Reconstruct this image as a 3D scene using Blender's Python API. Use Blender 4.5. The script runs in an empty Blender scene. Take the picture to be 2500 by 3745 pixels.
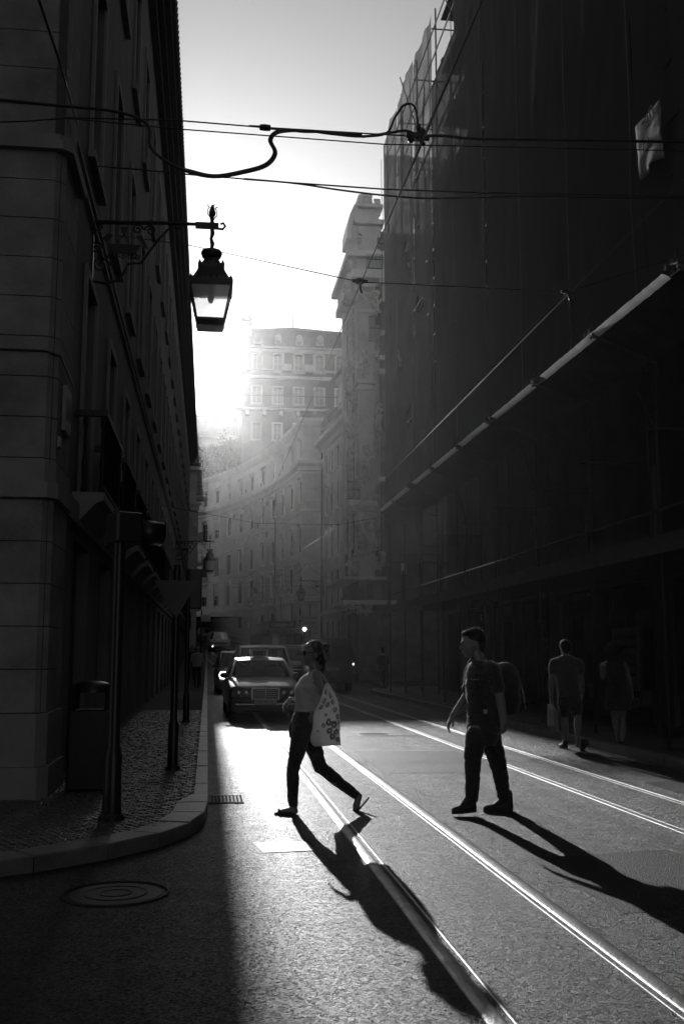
import bpy, bmesh, math, random
from mathutils import Vector, Matrix, Euler, noise
R = math.radians
rnd = random.Random(7)
scene = bpy.context.scene
col = scene.collection

# ---------------------------------------------------------------- camera, sky, sun, exposure
CAM_H = 1.55
YAW, PIT, FPX, IW, IH = R(7.356), R(7.774), 3776.0, 2500.0, 3745.0
cam = bpy.data.cameras.new('camera'); camo = bpy.data.objects.new('camera', cam); col.objects.link(camo)
camo.location = (0, 0, CAM_H); camo.rotation_euler = (R(90) + PIT, 0, -YAW)
cam.sensor_fit = 'VERTICAL'; cam.sensor_height = 36.0; cam.lens = 36.0 * FPX / IH
cam.clip_start = 0.1; cam.clip_end = 3000
scene.camera = camo

SUN_EL, SUN_AZ = R(15.9), R(-1.3)          # azimuth measured from the street axis, left is negative
w = bpy.data.worlds.new('World'); scene.world = w; w.use_nodes = True
nt = w.node_tree; bg = nt.nodes['Background']
sky = nt.nodes.new('ShaderNodeTexSky'); sky.sky_type = 'NISHITA'; sky.sun_disc = False
sky.sun_elevation = SUN_EL; sky.sun_rotation = SUN_AZ
sky.air_density = 1.0; sky.dust_density = 0.7; sky.ozone_density = 1.0
bw = nt.nodes.new('ShaderNodeRGBToBW')      # the photograph is black and white: the sky gives neutral light
nt.links.new(sky.outputs[0], bw.inputs[0]); nt.links.new(bw.outputs[0], bg.inputs[0])
bg.inputs[1].default_value = .10
sunv = Vector((math.sin(SUN_AZ) * math.cos(SUN_EL), math.cos(SUN_AZ) * math.cos(SUN_EL), math.sin(SUN_EL)))
sl = bpy.data.lights.new('sun', 'SUN'); slo = bpy.data.objects.new('sun', sl); col.objects.link(slo)
sl.energy = 3.0; sl.angle = R(0.45); sl.color = (1, 1, 1)
slo.rotation_euler = (-sunv).to_track_quat('-Z', 'Y').to_euler(); slo.location = (0, 0, 80)
scene.view_settings.view_transform = 'Standard'; scene.view_settings.look = 'None'
scene.view_settings.gamma = 1.0; scene.view_settings.use_curve_mapping = False
scene.view_settings.exposure = 0.0
scene.render.engine = 'CYCLES'
cy = scene.cycles
cy.use_denoising = True
try: cy.denoiser = 'OPENIMAGEDENOISE'
except Exception: pass
cy.max_bounces = 6; cy.diffuse_bounces = 3; cy.glossy_bounces = 3; cy.transmission_bounces = 4
cy.transparent_max_bounces = 12; cy.volume_bounces = 0
cy.caustics_reflective = False; cy.caustics_refractive = False
cy.sample_clamp_indirect = 4.0

# ---------------------------------------------------------------- photo pixel -> direction
_f = Vector((math.sin(YAW) * math.cos(PIT), math.cos(YAW) * math.cos(PIT), math.sin(PIT)))
_r = Vector((math.cos(YAW), -math.sin(YAW), 0)); _u = _r.cross(_f); _o = Vector((0, 0, CAM_H))
def ray(x, y): return _f + _r * ((x - IW / 2) / FPX) + _u * ((IH / 2 - y) / FPX)
def on_z(x, y, z=0.0): d = ray(x, y); return _o + d * ((z - CAM_H) / d.z)
def on_x(x, y, X): d = ray(x, y); return _o + d * (X / d.x)
def on_y(x, y, Y): d = ray(x, y); return _o + d * (Y / d.y)

# ---------------------------------------------------------------- materials
MATS = {}
def mat(name, c, rough=.75, metal=0., var=.25, scale=2., bump=0., bscale=25., spec=.4, emit=0., stretch=None, detail=5.):
    if name in MATS: return MATS[name]
    m = bpy.data.materials.new(name); m.use_nodes = True; n = m.node_tree.nodes; L = m.node_tree.links
    b = n['Principled BSDF']; b.inputs['Roughness'].default_value = rough; b.inputs['Metallic'].default_value = metal
    b.inputs['Specular IOR Level'].default_value = spec
    tc = n.new('ShaderNodeTexCoord'); src = tc.outputs['Object']
    if stretch:
        mp = n.new('ShaderNodeMapping'); mp.inputs['Scale'].default_value = stretch; L.new(src, mp.inputs[0]); src = mp.outputs[0]
    if var > 0:
        t = n.new('ShaderNodeTexNoise'); t.inputs['Scale'].default_value = scale; t.inputs['Detail'].default_value = detail
        t.inputs['Roughness'].default_value = .65; L.new(src, t.inputs['Vector'])
        r = n.new('ShaderNodeValToRGB'); e = r.color_ramp.elements
        lo, hi = c * (1 - var), min(.9, c * (1 + var))
        e[0].position = .3; e[1].position = .7; e[0].color = (lo, lo, lo, 1); e[1].color = (hi, hi, hi, 1)
        L.new(t.outputs['Fac'], r.inputs[0]); L.new(r.outputs[0], b.inputs['Base Color'])
    else: b.inputs['Base Color'].default_value = (c, c, c, 1)
    if bump > 0:
        t2 = n.new('ShaderNodeTexNoise'); t2.inputs['Scale'].default_value = bscale; t2.inputs['Detail'].default_value = 4.
        L.new(src, t2.inputs['Vector']); bp = n.new('ShaderNodeBump'); bp.inputs['Strength'].default_value = min(1, bump)
        bp.inputs['Distance'].default_value = .02; L.new(t2.outputs['Fac'], bp.inputs['Height']); L.new(bp.outputs[0], b.inputs['Normal'])
    if emit:
        b.inputs['Emission Color'].default_value = (1, 1, 1, 1); b.inputs['Emission Strength'].default_value = emit
    MATS[name] = m; return m

# ---------------------------------------------------------------- mesh building
class MB:
    def __init__(s): s.v = []; s.f = []
    def add(s, v, f):
        k = len(s.v); s.v += [tuple(p) for p in v]; s.f += [tuple(i + k for i in q) for q in f]; return s
    def bx(s, x0, x1, y0, y1, z0, z1):
        return s.add([(x0,y0,z0),(x1,y0,z0),(x1,y1,z0),(x0,y1,z0),(x0,y0,z1),(x1,y0,z1),(x1,y1,z1),(x0,y1,z1)],
                     [(0,3,2,1),(4,5,6,7),(0,1,5,4),(1,2,6,5),(2,3,7,6),(3,0,4,7)])
    def box(s, c, d, m=None):
        v = [Vector((sx*d[0]/2, sy*d[1]/2, sz*d[2]/2)) for sz in (-1,1) for sx,sy in ((-1,-1),(1,-1),(1,1),(-1,1))]
        if m is not None: v = [m @ p for p in v]
        c = Vector(c)
        return s.add([p + c for p in v], [(0,3,2,1),(4,5,6,7),(0,1,5,4),(1,2,6,5),(2,3,7,6),(3,0,4,7)])
    def quad(s, a, b, c, d): return s.add([a,b,c,d], [(0,1,2,3)])
    def tube(s, pts, r, n=6, caps=True, closed=False):
        pts = [Vector(p) for p in pts]; N = len(pts)
        rr = r if isinstance(r, (list, tuple)) else [r] * N
        k = len(s.v); up = None
        for i, p in enumerate(pts):
            if closed: t = pts[(i+1) % N] - pts[i-1]
            else: t = pts[min(i+1, N-1)] - pts[max(i-1, 0)]
            if t.length < 1e-9: t = Vector((0,0,1))
            t.normalize()
            if up is None: up = t.orthogonal().normalized()
            up = (up - t * up.dot(t));
            if up.length < 1e-6: up = t.orthogonal()
            up.normalize(); b = t.cross(up)
            for j in range(n):
                a = 2*math.pi*j/n; s.v.append(tuple(p + (up*math.cos(a) + b*math.sin(a)) * rr[i]))
        for i in range(N if closed else N-1):
            i2 = (i+1) % N
            for j in range(n):
                j2 = (j+1) % n; s.f.append((k+i*n+j, k+i*n+j2, k+i2*n+j2, k+i2*n+j))
        if caps and not closed:
            s.f.append(tuple(k+j for j in reversed(range(n)))); s.f.append(tuple(k+(N-1)*n+j for j in range(n)))
        return s
    def lathe(s, prof, n=12, o=(0,0,0), m=None, sq=False):
        k = len(s.v); o = Vector(o)
        for (r, z) in prof:
            for j in range(n):
                a = 2*math.pi*(j+(.5 if sq else 0))/n; q = r/math.cos(math.pi/n) if sq else r
                p = Vector((q*math.cos(a), q*math.sin(a), z))
                if m is not None: p = m @ p
                s.v.append(tuple(p + o))
        for i in range(len(prof)-1):
            for j in range(n):
                j2 = (j+1) % n; s.f.append((k+i*n+j, k+i*n+j2, k+(i+1)*n+j2, k+(i+1)*n+j))
        s.f.append(tuple(k+j for j in reversed(range(n)))); s.f.append(tuple(k+(len(prof)-1)*n+j for j in range(n)))
        return s
    def ell(s, c, r, m=None, nu=12, nv=8):
        k = len(s.v); c = Vector(c)
        for i in range(1, nv):
            a = math.pi*i/nv
            for j in range(nu):
                b = 2*math.pi*j/nu
                p = Vector((r[0]*math.sin(a)*math.cos(b), r[1]*math.sin(a)*math.sin(b), r[2]*math.cos(a)))
                if m is not None: p = m @ p
                s.v.append(tuple(p + c))
        t = Vector((0,0,r[2])); q = Vector((0,0,-r[2]))
        if m is not None: t = m @ t; q = m @ q
        s.v.append(tuple(t+c)); s.v.append(tuple(q+c)); T = k+(nv-1)*nu
        for i in range(nv-2):
            for j in range(nu):
                j2=(j+1)%nu; s.f.append((k+i*nu+j, k+(i+1)*nu+j, k+(i+1)*nu+j2, k+i*nu+j2))
        for j in range(nu):
            j2=(j+1)%nu; s.f.append((T, k+j, k+j2)); s.f.append((T+1, k+(nv-2)*nu+j2, k+(nv-2)*nu+j))
        return s
    def prism(s, poly, fn, d0, d1):
        """poly: 2D outline; fn(a, b, d) -> point"""
        n = len(poly); k = len(s.v)
        for d in (d0, d1):
            for a, b in poly: s.v.append(tuple(fn(a, b, d)))
        s.f.append(tuple(k+i for i in reversed(range(n)))); s.f.append(tuple(k+n+i for i in range(n)))
        for i in range(n): j=(i+1)%n; s.f.append((k+i, k+j, k+n+j, k+n+i))
        return s
    def grid(s, P):
        k = len(s.v); a = len(P); b = len(P[0])
        for row in P: s.v += [tuple(p) for p in row]
        for i in range(a-1):
            for j in range(b-1): s.f.append((k+i*b+j, k+(i+1)*b+j, k+(i+1)*b+j+1, k+i*b+j+1))
        return s
    def mesh(s, name, m, smooth=False):
        me = bpy.data.meshes.new(name); me.from_pydata(s.v, [], s.f); me.validate()
        bm = bmesh.new(); bm.from_mesh(me); bmesh.ops.recalc_face_normals(bm, faces=bm.faces); bm.to_mesh(me); bm.free()
        if m is not None: me.materials.append(m)
        if smooth is True: me.polygons.foreach_set('use_smooth', [True]*len(me.polygons))
        elif smooth:
            me.polygons.foreach_set('use_smooth', [True]*len(me.polygons)); me.set_sharp_from_angle(angle=R(smooth))
        return me
    def build(s, name, m, parent=None, smooth=False, bevel=0.):
        return inst(s.mesh(name, m, smooth), name, parent, None, bevel)
def inst(me, name, parent=None, mtx=None, bevel=0.):
    o = bpy.data.objects.new(name, me); col.objects.link(o)
    if mtx is not None: o.matrix_basis = mtx
    if parent is not None:
        o.parent = parent
        if parent.get('_w'): o.matrix_parent_inverse = (Matrix.Translation(parent.location) @ parent.rotation_euler.to_matrix().to_4x4()).inverted()
    if bevel > 0:
        b = o.modifiers.new('bevel', 'BEVEL'); b.width = bevel; b.segments = 2; b.limit_method = 'ANGLE'; b.angle_limit = R(40)
    return o
def tag(o, label, cat, group=None):
    o['label'] = label; o['category'] = cat
    if group: o['group'] = group
    return o
def struct(o): o['kind'] = 'structure'; return o
def stuff(o): o['kind'] = 'stuff'; return o
ROOTS_W = []
def thing(name, label, cat, loc=(0,0,0), rz=0., group=None, world=False):
    """world=True: the parts are given in world coordinates"""
    o = bpy.data.objects.new(name, None); o.empty_display_size = .2; col.objects.link(o)
    o.location = loc; o.rotation_euler = (0, 0, rz)
    if world: o['_w'] = 1; ROOTS_W.append(o)
    return tag(o, label, cat, group)
def copy_tree(o, loc=None, rz=None, label=None, parent=None, scale=None):
    c = o.copy(); col.objects.link(c); c.parent = parent
    for ch in list(o.children): copy_tree(ch, parent=c)
    if loc is not None: c.location = loc
    if rz is not None: c.rotation_euler = (0, 0, rz)
    if scale is not None: c.scale = scale
    if label: c['label'] = label
    return c
def T(x, y, z): return Matrix.Translation((x, y, z))
def RZ(a): return Matrix.Rotation(a, 4, 'Z')
def RX(a): return Matrix.Rotation(a, 4, 'X')
def RY(a): return Matrix.Rotation(a, 4, 'Y')

def wall_open(mb, fm, us, zs, opens, depth, umax_step=None, back=False):
    """wall sheet over [us[0],us[-1]]x[zs[0],zs[-1]] with rectangular openings (u0,u1,z0,z1); fm(u,z,d) -> point, d>0 goes into the wall"""
    U = set(us); Z = set(zs)
    for (a,b,c,d) in opens: U |= {a,b}; Z |= {c,d}
    U = sorted(U); Z = sorted(Z)
    if umax_step:
        V = []
        for a,b in zip(U, U[1:]):
            k = max(1, int(math.ceil((b-a)/umax_step))); V += [a+(b-a)*i/k for i in range(k)]
        U = V + [U[-1]]
    for a,b in zip(U, U[1:]):
        for c,d in zip(Z, Z[1:]):
            mu, mz = (a+b)/2, (c+d)/2
            if any(o[0]<mu<o[1] and o[2]<mz<o[3] for o in opens): continue
            mb.quad(fm(a,c,0), fm(b,c,0), fm(b,d,0), fm(a,d,0))
    for (a,b,c,d) in opens:
        mb.quad(fm(a,c,0), fm(a,d,0), fm(a,d,depth), fm(a,c,depth)); mb.quad(fm(b,c,0), fm(b,c,depth), fm(b,d,depth), fm(b,d,0))
        mb.quad(fm(a,c,0), fm(a,c,depth), fm(b,c,depth), fm(b,c,0)); mb.quad(fm(a,d,0), fm(b,d,0), fm(b,d,depth), fm(a,d,depth))
        if back: mb.quad(fm(a,c,depth), fm(b,c,depth), fm(b,d,depth), fm(a,d,depth))
    return mb
def strip(mb, fm, u0, u1, prof, step=None):
    """moulding along u with profile [(d, z)...] (d<0 stands proud)"""
    k = max(1, int(math.ceil((u1-u0)/step))) if step else 1
    P = [[fm(u0+(u1-u0)*i/k, z, d) for (d,z) in prof] for i in range(k+1)]
    mb.grid(P); n = len(prof)
    for row in (P[0], P[-1]): mb.add(row, [tuple(range(n))])
    return mb
def gz(y): return 0.0 if y < 40 else (.00075*(y-40)**2 if y < 120 else 4.8 + .12*(y-120))
# ================================================================ GROUND
def asphalt():
    m = bpy.data.materials.new('asphalt'); m.use_nodes = True; n = m.node_tree.nodes; L = m.node_tree.links
    b = n['Principled BSDF']; b.inputs['Specular IOR Level'].default_value = .29
    tc = n.new('ShaderNodeTexCoord')
    def nz(s, d=4, r=.6):
        t = n.new('ShaderNodeTexNoise'); t.inputs['Scale'].default_value = s; t.inputs['Detail'].default_value = d; t.inputs['Roughness'].default_value = r
        L.new(tc.outputs['Object'], t.inputs['Vector']); return t.outputs['Fac']
    def ramp(src, p0, p1, c0, c1):
        r = n.new('ShaderNodeMapRange'); r.inputs['From Min'].default_value = p0; r.inputs['From Max'].default_value = p1
        r.inputs['To Min'].default_value = c0; r.inputs['To Max'].default_value = c1; L.new(src, r.inputs['Value']); return r.outputs[0]
    vo = n.new('ShaderNodeTexVoronoi'); vo.inputs['Scale'].default_value = 140.; vo.inputs['Randomness'].default_value = 1.
    L.new(tc.outputs['Object'], vo.inputs['Vector'])
    big = nz(.55, 6, .7); mid = nz(3.5, 5); fine = nz(48., 8, .88)
    cc = ramp(big, .3, .7, .013, .022)
    mul = n.new('ShaderNodeMath'); mul.operation = 'MULTIPLY'; L.new(cc, mul.inputs[0]); L.new(ramp(vo.outputs['Distance'], 0, .9, 1.35, .7), mul.inputs[1])
    cb = n.new('ShaderNodeCombineColor'); [L.new(mul.outputs[0], cb.inputs[i]) for i in range(3)]; L.new(cb.outputs[0], b.inputs['Base Color'])
    ro = n.new('ShaderNodeMath'); ro.operation = 'ADD'; L.new(ramp(mid, .3, .7, .34, .46), ro.inputs[0]); 
    mpv_ = n.new('ShaderNodeMapping'); mpv_.inputs['Scale'].default_value = (2.2, .07, 1); L.new(tc.outputs['Object'], mpv_.inputs[0])
    trk = n.new('ShaderNodeTexNoise'); trk.inputs['Scale'].default_value = 1.; trk.inputs['Detail'].default_value = 3.; L.new(mpv_.outputs[0], trk.inputs['Vector'])
    L.new(ramp(trk.outputs['Fac'], .3, .7, -.09, .07), ro.inputs[1])
    L.new(ro.outputs[0], b.inputs['Roughness'])
    ad = n.new('ShaderNodeMath'); ad.operation = 'ADD'; L.new(ramp(vo.outputs['Distance'], 0, 1, 1, 0), ad.inputs[0]); L.new(ramp(fine, 0, 1, 0, 1.2), ad.inputs[1])
    bp = n.new('ShaderNodeBump'); bp.inputs['Strength'].default_value = 1.; bp.inputs['Distance'].default_value = .0085
    L.new(ad.outputs[0], bp.inputs['Height'])
    # crushed stone in the wearing course: every chip has its own tilt
    prev = bp.outputs[0]
    for (sc, k) in ((66., .85), (170., .55)):
        v2 = n.new('ShaderNodeTexVoronoi'); v2.inputs['Scale'].default_value = sc; L.new(tc.outputs['Object'], v2.inputs['Vector'])
        sb = n.new('ShaderNodeVectorMath'); sb.operation = 'SUBTRACT'; sb.inputs[1].default_value = (.5,.5,.5); L.new(v2.outputs['Color'], sb.inputs[0])
        ml = n.new('ShaderNodeVectorMath'); ml.operation = 'MULTIPLY'; ml.inputs[1].default_value = (k,k,0); L.new(sb.outputs[0], ml.inputs[0])
        av = n.new('ShaderNodeVectorMath'); av.operation = 'ADD'; L.new(prev, av.inputs[0]); L.new(ml.outputs[0], av.inputs[1]); prev = av.outputs[0]
    nn_ = n.new('ShaderNodeVectorMath'); nn_.operation = 'NORMALIZE'; L.new(prev, nn_.inputs[0]); L.new(nn_.outputs[0], b.inputs['Normal'])
    MATS['asphalt'] = m; return m
M_asph = asphalt()
M_steel = mat('worn_rail_steel', .34, .48, .9, .3, 5., .25, 45.)
M_kerb = mat('kerb_limestone', .16, .38, 0, .3, 5., .35, 40., .5)
M_cob = mat('cobble_limestone', .06, .36, 0, .4, 9., .3, 60., .5)
M_joint = mat('joint_sand', .07, .9, 0, .3, 8.)
M_soil = mat('soil_ground', .12, .95, 0, .3, .2)

Y = [-40, -20, -8, 0, 5, 10, 20, 40] + [45+5*i for i in range(16)] + [130, 160, 220, 300, 400]
g = MB().grid([[(x, y, min(gz(y), 9) - .06) for x in (-200, -60, -20, 0, 10, 60, 200)] for y in Y])
ground = struct(g.build('ground', M_soil))
Y = [-12, -6, 0, 6, 12, 20, 30, 40] + [42+3*i for i in range(27)]
road = struct(MB().grid([[(x, y, gz(y)) for x in (-40, -12, -4, 0, 3, 7, 14, 40)] for y in Y]).build('road', M_asph))

# tram rails: head, groove, lip, set in the road
def rail(x, side, x_far, hw=.034, lw=.016):
    mb = MB(); ys = [-6, 0, 6, 12, 20, 30, 40] + [44+4*i for i in range(18)]
    def xx(y): return x + (0 if y < 40 else (x_far-x)*((y-40)/72)**2)
    for (a, b, h) in ((hw-.002, .08-lw, -.012),):
        mb.grid([[(xx(y)+side*a, y, gz(y)+h), (xx(y)+side*b, y, gz(y)+h)] for y in ys])
    crown = lambda c, hw, hh, base: [(c-hw*math.cos(math.pi*i/8), base+hh*math.sin(math.pi*i/8)) for i in range(9)]
    for pr_ in (crown(0,hw,max(.0065,hw*.2),-.001), crown(.08,lw,max(.004,lw*.3),-.001)):
        mb.grid([[(xx(y)+side*a, y, gz(y)+h) for (a,h) in pr_] for y in ys])
    for (a, h0, h1) in ((hw-.002, .0, -.012), (.08-lw, -.012, .0)):
        mb.grid([[(xx(y)+side*a, y, gz(y)+h0), (xx(y)+side*a, y, gz(y)+h1)] for y in ys])
    return mb.build('tram_rail', M_steel, road, 50)
for (x, s, xf, hw, lw) in ((1.24, 1, -3.0, .046, .01), (2.13, -1, -2.1, .05, .01), (4.12, 1, -.2, .013, .006), (4.97, -1, .7, .014, .005)): rail(x, s, xf, hw, lw)
# painted mark and covers in the road
M_paint = mat('road_paint', .80, .44, 0, .08, 14., 0, 60., 1.)
M_iron = mat('cast_iron', .022, .55, .2, .3, 12., .3, 60.)
a, b, c, d = on_z(925,3083), on_z(1118,3080), on_z(1150,3112), on_z(962,3120)
MB().quad(*[(p.x, p.y, .005) for p in (a, b, c, d)]).build('painted_mark', M_paint, road)
for (q0, q1, q2, q3) in (((1300,2681),(1420,2681),(1432,2690),(1312,2692)),):
    pts = [on_z(*q) for q in (q0,q1,q2,q3)]
    cx = sum((p for p in pts), Vector())/4
    mb = MB().quad(*[(p.x, p.y, .004) for p in pts]); mb.build('utility_cover', mat('cover_steel', .3, .3, .9, .2, 8), road)
    mb = MB()
    for i in range(4):
        p, q = pts[i], pts[(i+1)%4]; p2 = cx+(p-cx)*.86; q2 = cx+(q-cx)*.86
        mb.quad((p.x,p.y,.007),(q.x,q.y,.007),(q2.x,q2.y,.007),(p2.x,p2.y,.007))
    mb.build('cover_frame', M_steel, road)
# manhole in the shaded side street
mh = MB(); cx, cy_ = -.56, 7.1
mh.lathe([(.30,.001),(.30,.006),(.0,.006)], 32, (cx,cy_,0)); mo = mh.build('manhole_cover', M_iron, road)
mr = MB(); mr.tube([(cx+.335*math.cos(a), cy_+.335*math.sin(a), .003) for a in [i*math.pi/20 for i in range(40)]], .012, 6, closed=True)
for rr in (.1, .2): mr.tube([(cx+rr*math.cos(a), cy_+rr*math.sin(a), .006) for a in [i*math.pi/12 for i in range(24)]], .006, 4, closed=True)
mr.build('manhole_ring', M_iron, road)
# drain grate by the kerb
gr = MB(); gr.bx(.04,.40,11.1,11.62,.0015,.003); gr.build('drain_pit', mat('black_void', .004, .9, var=0), road)
for i in range(9): MB().bx(.05+.038*i, .068+.038*i, 11.13, 11.59, .002, .012).build('grate_bar', M_iron, road)
MB().bx(.03,.045,11.1,11.62,.002,.012).bx(.395,.41,11.1,11.62,.002,.012).bx(.03,.41,11.085,11.1,.002,.012).bx(.03,.41,11.62,11.635,.002,.012).build('grate_frame', M_iron, road)
# wide cross grate between the tracks further on
p0, p1 = on_z(1575, 2690), on_z(1690, 2692)
MB().bx(2.6, 4.0, p0.y-.16, p0.y+.16, .002, .004).build('cross_grate', M_iron, road)

# repairs in the asphalt, a cut trench and cracks
M_patch = mat('patched_asphalt', .021, .56, 0, .35, 9., 1., 85., .30); M_patch2 = mat('old_asphalt', .03, .52, 0, .35, 6., 1., 80., .3)
for (poly_, m_) in (([(2.5,6.2),(3.7,6.4),(3.65,8.1),(2.45,7.9)],M_patch),([(2.3,13.6),(3.9,13.4),(3.95,16.4),(2.35,16.7)],M_patch2),([(5.2,8.8),(6.2,9.),(6.15,12.5),(5.25,12.2)],M_patch)):
    P0 = arc_pts0 = []
    for (a_,b_) in zip(poly_, poly_[1:]+poly_[:1]):
        for k_ in range(6): P0.append((a_[0]+(b_[0]-a_[0])*k_/6+rnd.uniform(-.018,.018), a_[1]+(b_[1]-a_[1])*k_/6+rnd.uniform(-.02,.02), .003))
    MB().add(P0, [tuple(range(len(P0)))]).build('asphalt_patch', m_, road)
for (x,y,L_,a_) in ((3.1,9.2,2.6,.5),(2.7,11.2,1.6,2.2),(5.4,14.,3.,1.4),(3.4,7.4,1.4,.6)):
    p_ = Vector((x,y,.002)); pts_ = [p_]
    for k_ in range(14): a_ += rnd.uniform(-.5,.5); p_ = p_+Vector((math.cos(a_),math.sin(a_),0))*L_/14; pts_.append(p_)
    mb = MB(); mb.grid([[p+Vector((rnd.uniform(.002,.006),0,.0006*0)),p-Vector((rnd.uniform(.002,.006),0,0))] for p in pts_]); mb.build('crack', MATS.get('black_void') or mat('black_void', .004, .9, var=0), road)
# ---- left pavement: outline, kerb stones, cobbles
K = [(-9,6.1),(-5.,6.55),(-3.0,7.05),(-1.9,7.45),(-1.2,7.85),(-.72,8.25),(-.36,8.7),(-.12,9.2),(0.0,9.75),(.03,10.4),(.03,11.0)]
SWZ = .11
def arc_pts(path, step):
    out = [Vector((*path[0],0))]; acc = 0
    for a,b in zip(path, path[1:]):
        a = Vector((*a,0)); b = Vector((*b,0)); n = max(1, int((b-a).length/step+.5))
        out += [a+(b-a)*i/n for i in range(1, n+1)]
    return out
side_l = MB()
prev = [Vector((p[0], p[1], 0)) for p in K]
poly = [(p[0]-.1, p[1]+.12) for p in K[:-1]] + [(-.12, 11.0), (-.10, 40), (-1.9, 40), (-1.9, 11.2), (-9, 11.2)]
side_l.prism(poly, lambda a,b,d: (a,b,d), -.02, SWZ-.012)
side_l.grid([[(-.10,y,gz(y)+SWZ-.012),(-3,y,gz(y)+SWZ-.012)] for y in range(40,118,4)])
pave_l = struct(side_l.build('pavement', M_joint))
def kerb_stone(a, b, wa, wb, z0, z1, par):
    """a,b outer ends; wa,wb inner offset vectors"""
    gap = (b-a).normalized()*.006; a = a+gap; b = b-gap; j = rnd.uniform(-.004,.004)
    c = .012; mb = MB()
    q = [a, b, b+wb, a+wa]; cen = sum(q, Vector())/4
    low = [(p.x,p.y,z0+gz(p.y)) for p in q]; hi = [(p.x,p.y,z1-c+j+gz(p.y)) for p in q]
    top = [(p.x+(cen.x-p.x)*c/((cen-p).length+.01)*1.4, p.y+(cen.y-p.y)*c/((cen-p).length+.01)*1.4, z1+j+gz(p.y)) for p in q]
    v = low+hi+top; f = [(8,9,10,11)]
    for i in range(4): k=(i+1)%4; f += [(i,k,4+k,4+i),(4+i,4+k,8+k,8+i)]
    mb.add(v, f); return mb.build('kerb_stone', M_kerb, par)
for i, (a, b) in enumerate(zip(K, K[1:])):
    a = Vector((*a,0)); b = Vector((*b,0))
    def inner(k):
        p = Vector((*K[max(k-1,0)],0)); q = Vector((*K[min(k+1,len(K)-1)],0)); t = (q-p).normalized()
        return Vector((-t.y, t.x, 0))*(.30 if k < 10 else .16)
    kerb_stone(a, b, inner(i), inner(i+1), -.02, SWZ+.006, pave_l)
y = 11.0
while y < 60:
    Lk = rnd.uniform(.85,1.15)
    kerb_stone(Vector((.03,y,0)), Vector((.03,y+Lk,0)), Vector((-.14,0,0)), Vector((-.14,0,0)), -.02, SWZ+.006, pave_l); y += Lk
MB().grid([[(x,yy,gz(yy)+h) for (x,h) in ((.03,-.02),(.03,SWZ),(-.12,SWZ))] for yy in [y+4*i for i in range(14)]]).build('kerb_strip', M_kerb, pave_l)
# cobbles: hand-cut cubes in rough arcs; the largest in view are single pieces
def cobble_mesh(k):
    r = random.Random(k); s = .031; pts = []
    for z, e in ((0,1.0),(.02,1.0),(.026,.72)):
        for sx,sy in ((-1,-1),(1,-1),(1,1),(-1,1)): pts.append((sx*s*e*r.uniform(.86,1.06), sy*s*e*r.uniform(.86,1.06), z+(r.uniform(-.002,.003) if z>.021 else 0)))
    f = [(8,9,10,11)]
    for a in (0,4):
        for i in range(4): j=(i+1)%4; f.append((a+i,a+j,a+4+j,a+4+i))
    return pts, f
CV = [cobble_mesh(k) for k in range(8)]
CM = []
for v,f in CV: CM.append(MB().add(v,f).mesh('cobble', M_cob))
spots = []
def inside(x, y):
    if x > -.13: return False
    for (a,b),(c,d) in zip(K,K[1:]):
        if min(a,c)-.001 <= x <= max(a,c)+.001:
            t = (x-a)/(c-a) if c!=a else 0
            if y < b+(d-b)*t+.36: return False
    return True
pitch = .068; yy = 7.3; row = 0
while yy < 27:
    xx = -1.74 if yy > 11 else -3.2
    x = xx + (pitch/2 if row % 2 else 0)
    while x < -.14:
        wob = .03*math.sin(x*5.5+row*.12)
        X, Yv = x+rnd.uniform(-.006,.006), yy+wob+rnd.uniform(-.006,.006)
        if inside(X, Yv) and not (Yv > 10.82 and X < -1.62): spots.append((X, Yv, rnd.uniform(-.25,.25), rnd.randrange(8), rnd.uniform(-.006,.003)))
        x += pitch
    yy += pitch; row += 1
spots.sort(key=lambda s: (s[0]-.0)**2+s[1]**2 + (9 if s[0] < -1.3 else 0))
rest = MB()
for i, (x, y, a, k, dz) in enumerate(spots):
    if i < 300: inst(CM[k], 'cobble', pave_l, T(x,y,SWZ-.022+dz) @ RZ(a))
    else:
        ca, sa = math.cos(a), math.sin(a); tx, ty = rnd.uniform(-.06,.06), rnd.uniform(-.06,.06)
        rest.add([(x+p[0]*ca-p[1]*sa, y+p[0]*sa+p[1]*ca, SWZ-.022+dz+p[2]+tx*p[0]+ty*p[1]) for p in CV[k][0]], CV[k][1])
stuff(rest.build('cobble_paving', M_cob, pave_l))
# ---- right pavement
KR = 6.42
pr = MB(); polyr = [(KR,-12),(KR,38),(KR+.05,40.5),(KR+.5,42.6),(KR+1.6,43.6),(KR+4,43.9),(40,43.9),(40,-12)]
pr.prism(polyr, lambda a,b,d: (a,b,d), -.02, SWZ); 
M_calc = mat('calcada', .06, .7, 0, .55, 1.3, .5, 45., .4)
pave_r = struct(pr.build('pavement', M_calc))
y = -10.
while y < 38:
    Lk = rnd.uniform(1.0,1.3)
    kerb_stone(Vector((KR-.1,y,0)), Vector((KR-.1,min(y+Lk,38),0)), Vector((.16,0,0)), Vector((.16,0,0)), -.02, SWZ+.008, pave_r); y += Lk
kp = [(KR-.1,38),(KR-.05,40.5),(KR+.4,42.7),(KR+1.55,43.75),(KR+4,44.05)]
for a,b in zip(kp, kp[1:]):
    a = Vector((*a,0)); b = Vector((*b,0)); t = (b-a).normalized(); nn = Vector((t.y,-t.x,0))*.16; kerb_stone(a,b,nn,nn,-.02,SWZ+.008,pave_r)
pf = MB().grid([[(x,y,gz(y)+SWZ) for x in (6.9,7.6,9,40)] for y in (50.5,54,58,62,66,70,74,78,82)])
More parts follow.
